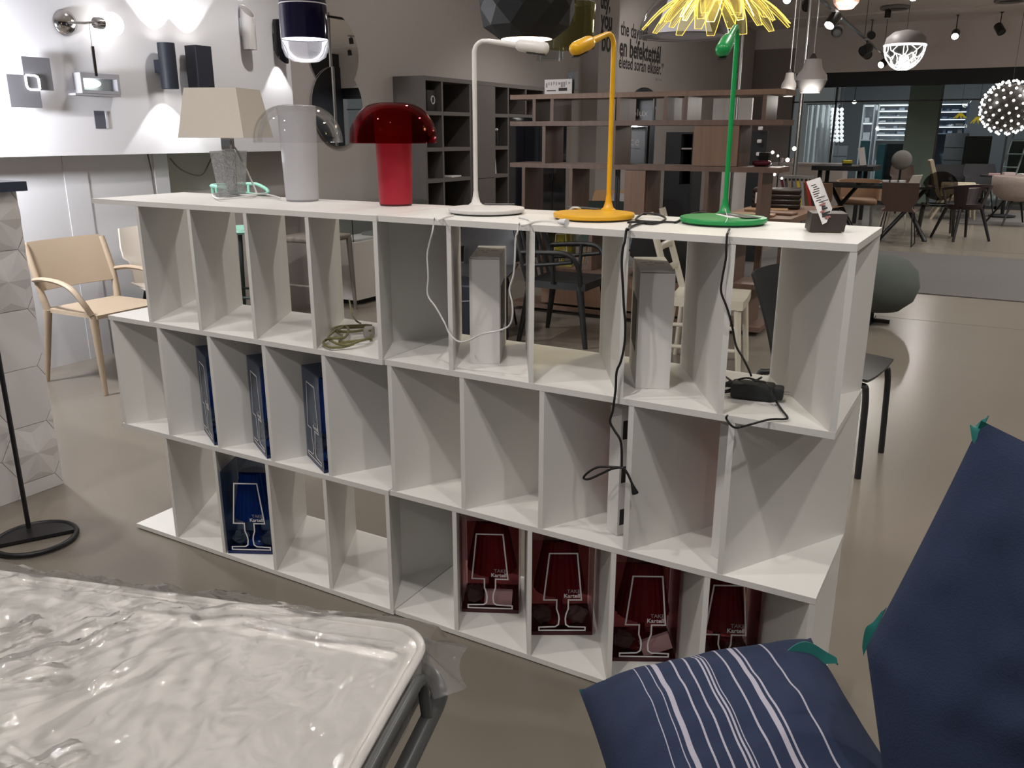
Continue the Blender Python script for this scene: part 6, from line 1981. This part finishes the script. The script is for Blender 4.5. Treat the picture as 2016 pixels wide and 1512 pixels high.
for (u, v, D_, e) in ((1782, 140, 12.4, 40), (1595, 196, 7.5, 10), (1551, 200, 8.5, 8), (1667, 24, 8.4, 25)):
    glow_point(W(u, v, d=D_), e, r=.06)

# ================================================================== the shop behind the glass
GLOW_STRIP = glow('added_glow_strip', (.9, .95, 1), 3.0)  # glowing strips added to make the shop shelving bright
WSH = mat('shop_white', (.78, .80, .84), .5)
def far(u, v, y): return W(u, v, y=y)
# white draped curtain
Yc = 20.5
a, b = far(1592, 207, Yc), far(1640, 300, Yc)
t = prop('curtain', 'white draped fabric samples in the shop behind the glass', 'curtain', (a.x, Yc, 0))
L_ = b.x - a.x
def cur(a_, b_): return (L_ * a_, .05 * math.sin(a_ * 34) + .02 * math.sin(a_ * 11), .05 + (a.z - .05) * b_)
MB().sheet(cur, 60, 4, .006).build('drape', mat('drape_white', (.82, .84, .85), .8, emit=(.85, .93, 1), estr=.05), t, smooth=60)  # faint emission put into the cloth in place of light falling on it
MB().tube([(-.05, 0, a.z + .02), (L_ + .05, 0, a.z + .02)], .015, 8).build('rail', STEEL, t)
# strings of white balls
t0 = None
for k in range(3):
    for r_ in range(8):
        p = far(1639 + 9 * k, 216 + 8.6 * r_, Yc - .3)
        if t0 is None:
            t0 = tag(MB().ball((0, 0, 0), .048, 12, 8).build('display_ball', glow('ball_white', (.95, .97, 1), 1.3), smooth=60), 'white display ball on a hanging string behind the glass', 'ball', 'strings of white display balls')  # balls given emission, so they glow by themselves
            o = t0
        else:
            o = t0.copy(); COL.objects.link(o)
        o.location = p
    q = far(1639 + 9 * k, 216, Yc - .3)
    tag(MB().tube([(q.x, q.y + .05, .3), (q.x, q.y + .05, 3.98)], .006, 5).build('hanging_string', STEEL), 'thin string carrying white display balls', 'string', 'ball strings')
# lit white shelving
Yd = 21.0
for (u0, u1, v0, v1, nsh, lab, m_, lit) in ((1730, 1784, 205, 275, 6, 'brightly lit white shelving in the shop behind the glass', WSH, True), (1836, 1900, 203, 262, 4, 'blue lit shelving with boxes in the shop behind the glass', mat('blue_lit_shelf_tint', (.28, .34, .46), .5), True), (1700, 1716, 206, 275, 2, 'narrow white display column in the shop behind the glass', WSH, True)):  # blue light on the second shelving is put into its base colour
    a, b = far(u0, v0, Yd), far(u1, v1, Yd)
    L_ = b.x - a.x
    t = prop('shop_shelving', lab, 'shelving', (a.x, Yd, 0))
    MB().box(0, L_, .38, .4, 0.0, a.z).build('back_panel', m_, t)
    for x in (0, L_ - .03):
        MB().box(x, x + .03, 0, .379, 0, a.z).build('side_panel', m_, t)
    for s in range(nsh + 1):
        z = b.z + (a.z - b.z) * s / nsh
        sb = MB().box(.031, L_ - .031, 0.01, .378, z - .025, z).build('shelf_board', m_, t)
        if lit and s > 0:
            o = MB().box(.04, L_ - .04, .02, .04, z - .045, z - .026).build('added_glow_strip', GLOW_STRIP, t)
    for s in range(nsh):
        z = b.z + (a.z - b.z) * s / nsh
        x = .05
        kk = 0
        while x < L_ - .15 and kk < 6:
            w_ = rr_.uniform(.06, .16)
            hq = rr_.uniform(.05, .7) * (a.z - b.z) / nsh * .7
            MB().box(x, x + w_, .1, .3, z + .001, z + hq).build('stock_item', mat('stock_%d' % (kk % 4), [(.7, .72, .75), (.12, .14, .2), (.45, .5, .6), (.3, .28, .25)][kk % 4], .5), t)
            x += w_ + rr_.uniform(.03, .12); kk += 1
# blue drawer unit and dark desks
for k, (u0, u1, v0, v1, c_, lab) in enumerate(((1694, 1707, 278, 312, (.16, .40, .52), 'light blue drawer unit behind the glass'), (1728, 1742, 284, 306, (.14, .36, .46), 'blue crate behind the glass'), (1744, 1784, 283, 312, (.03, .035, .04), 'dark machine counter behind the glass'), (1900, 1945, 268, 330, (.05, .05, .052), 'dark refrigerator-like cabinet behind the glass'), (1862, 1898, 262, 330, (.26, .26, .28), 'grey tall partition behind the glass'), (1990, 2030, 275, 330, (.10, .11, .11), 'grey green cabinet behind the glass'), (1640, 1668, 287, 312, (.30, .32, .34), 'grey printer stand behind the glass'))):
    Yk = 18.5 + .42 * k
    a, b = far(u0 + 1, v0, Yk), far(u1 - 1, v1, Yk)
    t = prop('shop_unit', lab, 'cabinet', (a.x, Yk, 0))
    m_ = mat('shop_unit_%d' % k, c_, .5)
    L_ = b.x - a.x
    MB().box(0, L_, 0, .3, .05, a.z).build('body', m_, t)
    MB().box(.02, L_ - .02, .02, .28, 0, .05).build('plinth', BLACK, t)
    nf = 5
    for s in range(nf):
        MB().box(.01, L_ - .01, -.012, -.001, .07 + (a.z - .1) * s / nf, .05 + (a.z - .1) * (s + 1) / nf).build('front', m_, t)
# far ceiling lamps in the shop
for (u, v, s, lab) in ((1790, 157, .06, 'round lamp glowing in the dark shop ceiling, beside its twin'), (1803, 159, .08, 'round lamp glowing in the dark shop ceiling, brighter twin'), (1827, 165, .08, 'round lamp glowing alone in the dark shop ceiling'), (1838, 182, .05, 'oval lamp glowing under the lone shop ceiling lamp'), (1968, 163, .08, 'round lamp glowing above the sphere chandelier'), (1682, 201, .05, 'small lamp glowing over the ball strings')):
    p = far(u, v, 20.0)
    t = prop('shop_lamp', lab, 'ceiling lamp', (p.x, 20.0, p.z))
    MB().ball((0, 0, 0), s, 14, 8, (1, 1, .8)).build('globe', glow('shop_globe', (1, .98, .95), 6.0), t, smooth=60)
    MB().tube([(0, 0, s * .7), (0, 0, 3.999 - p.z)], .01, 6).build('rod', BLACK, t)
# yellow flower lamps in the shop
for (u, v, lab) in ((1891, 224, 'yellow flower lamp hanging in the shop, with upswept petals'), (1925, 231, 'yellow flower lamp hanging in the shop, with drooping petals')):
    p = far(u, v, 18.9)
    t = prop('shop_lamp', lab, 'pendant lamp', (p.x, 18.9, p.z))
    for j in range(9):
        an = 2 * PI * j / 9
        MB().tube([(.02 * math.cos(an), .02 * math.sin(an), 0), (.13 * math.cos(an), .13 * math.sin(an), -.09 if u < 1900 else -.12)], [.02, .006], 6).build('petal', mat('yellow_petal', (.75, .55, .02), .4, emit=(.9, .65, .05), estr=.5), t)
    MB().tube([(0, 0, 0), (0, 0, 3.999 - p.z)], .004, 5).build('cord', CABLEB, t)
# white ladder frame
a, b = far(1985, 262, 18.8), far(1962, 318, 18.8)
t = prop('ladder', 'pale step ladder leaning in the shop behind the glass', 'ladder', (b.x, 18.8, 0))
for x in (0, .28):
    MB().tube([(x, 0, 0.0), (x + .35, .4, 2.2)], .018, 6).build('rail', mat('ladder_pale', (.45, .47, .48), .4), t)
for s in range(7):
    f_ = .12 + .12 * s
    MB().tube([(.35 * f_, .4 * f_, 2.2 * f_), (.28 + .35 * f_, .4 * f_, 2.2 * f_)], .015, 6).build('rung', mat('ladder_pale', (.45, .47, .48), .4), t)

for o in list(COL.objects):
    if o.parent is None and o.type == 'EMPTY' and 1.9 < o.location.x < 5.5 and 14.3 < o.location.y < 17.2 and o.location.z < .005:
        o.location.z = .024
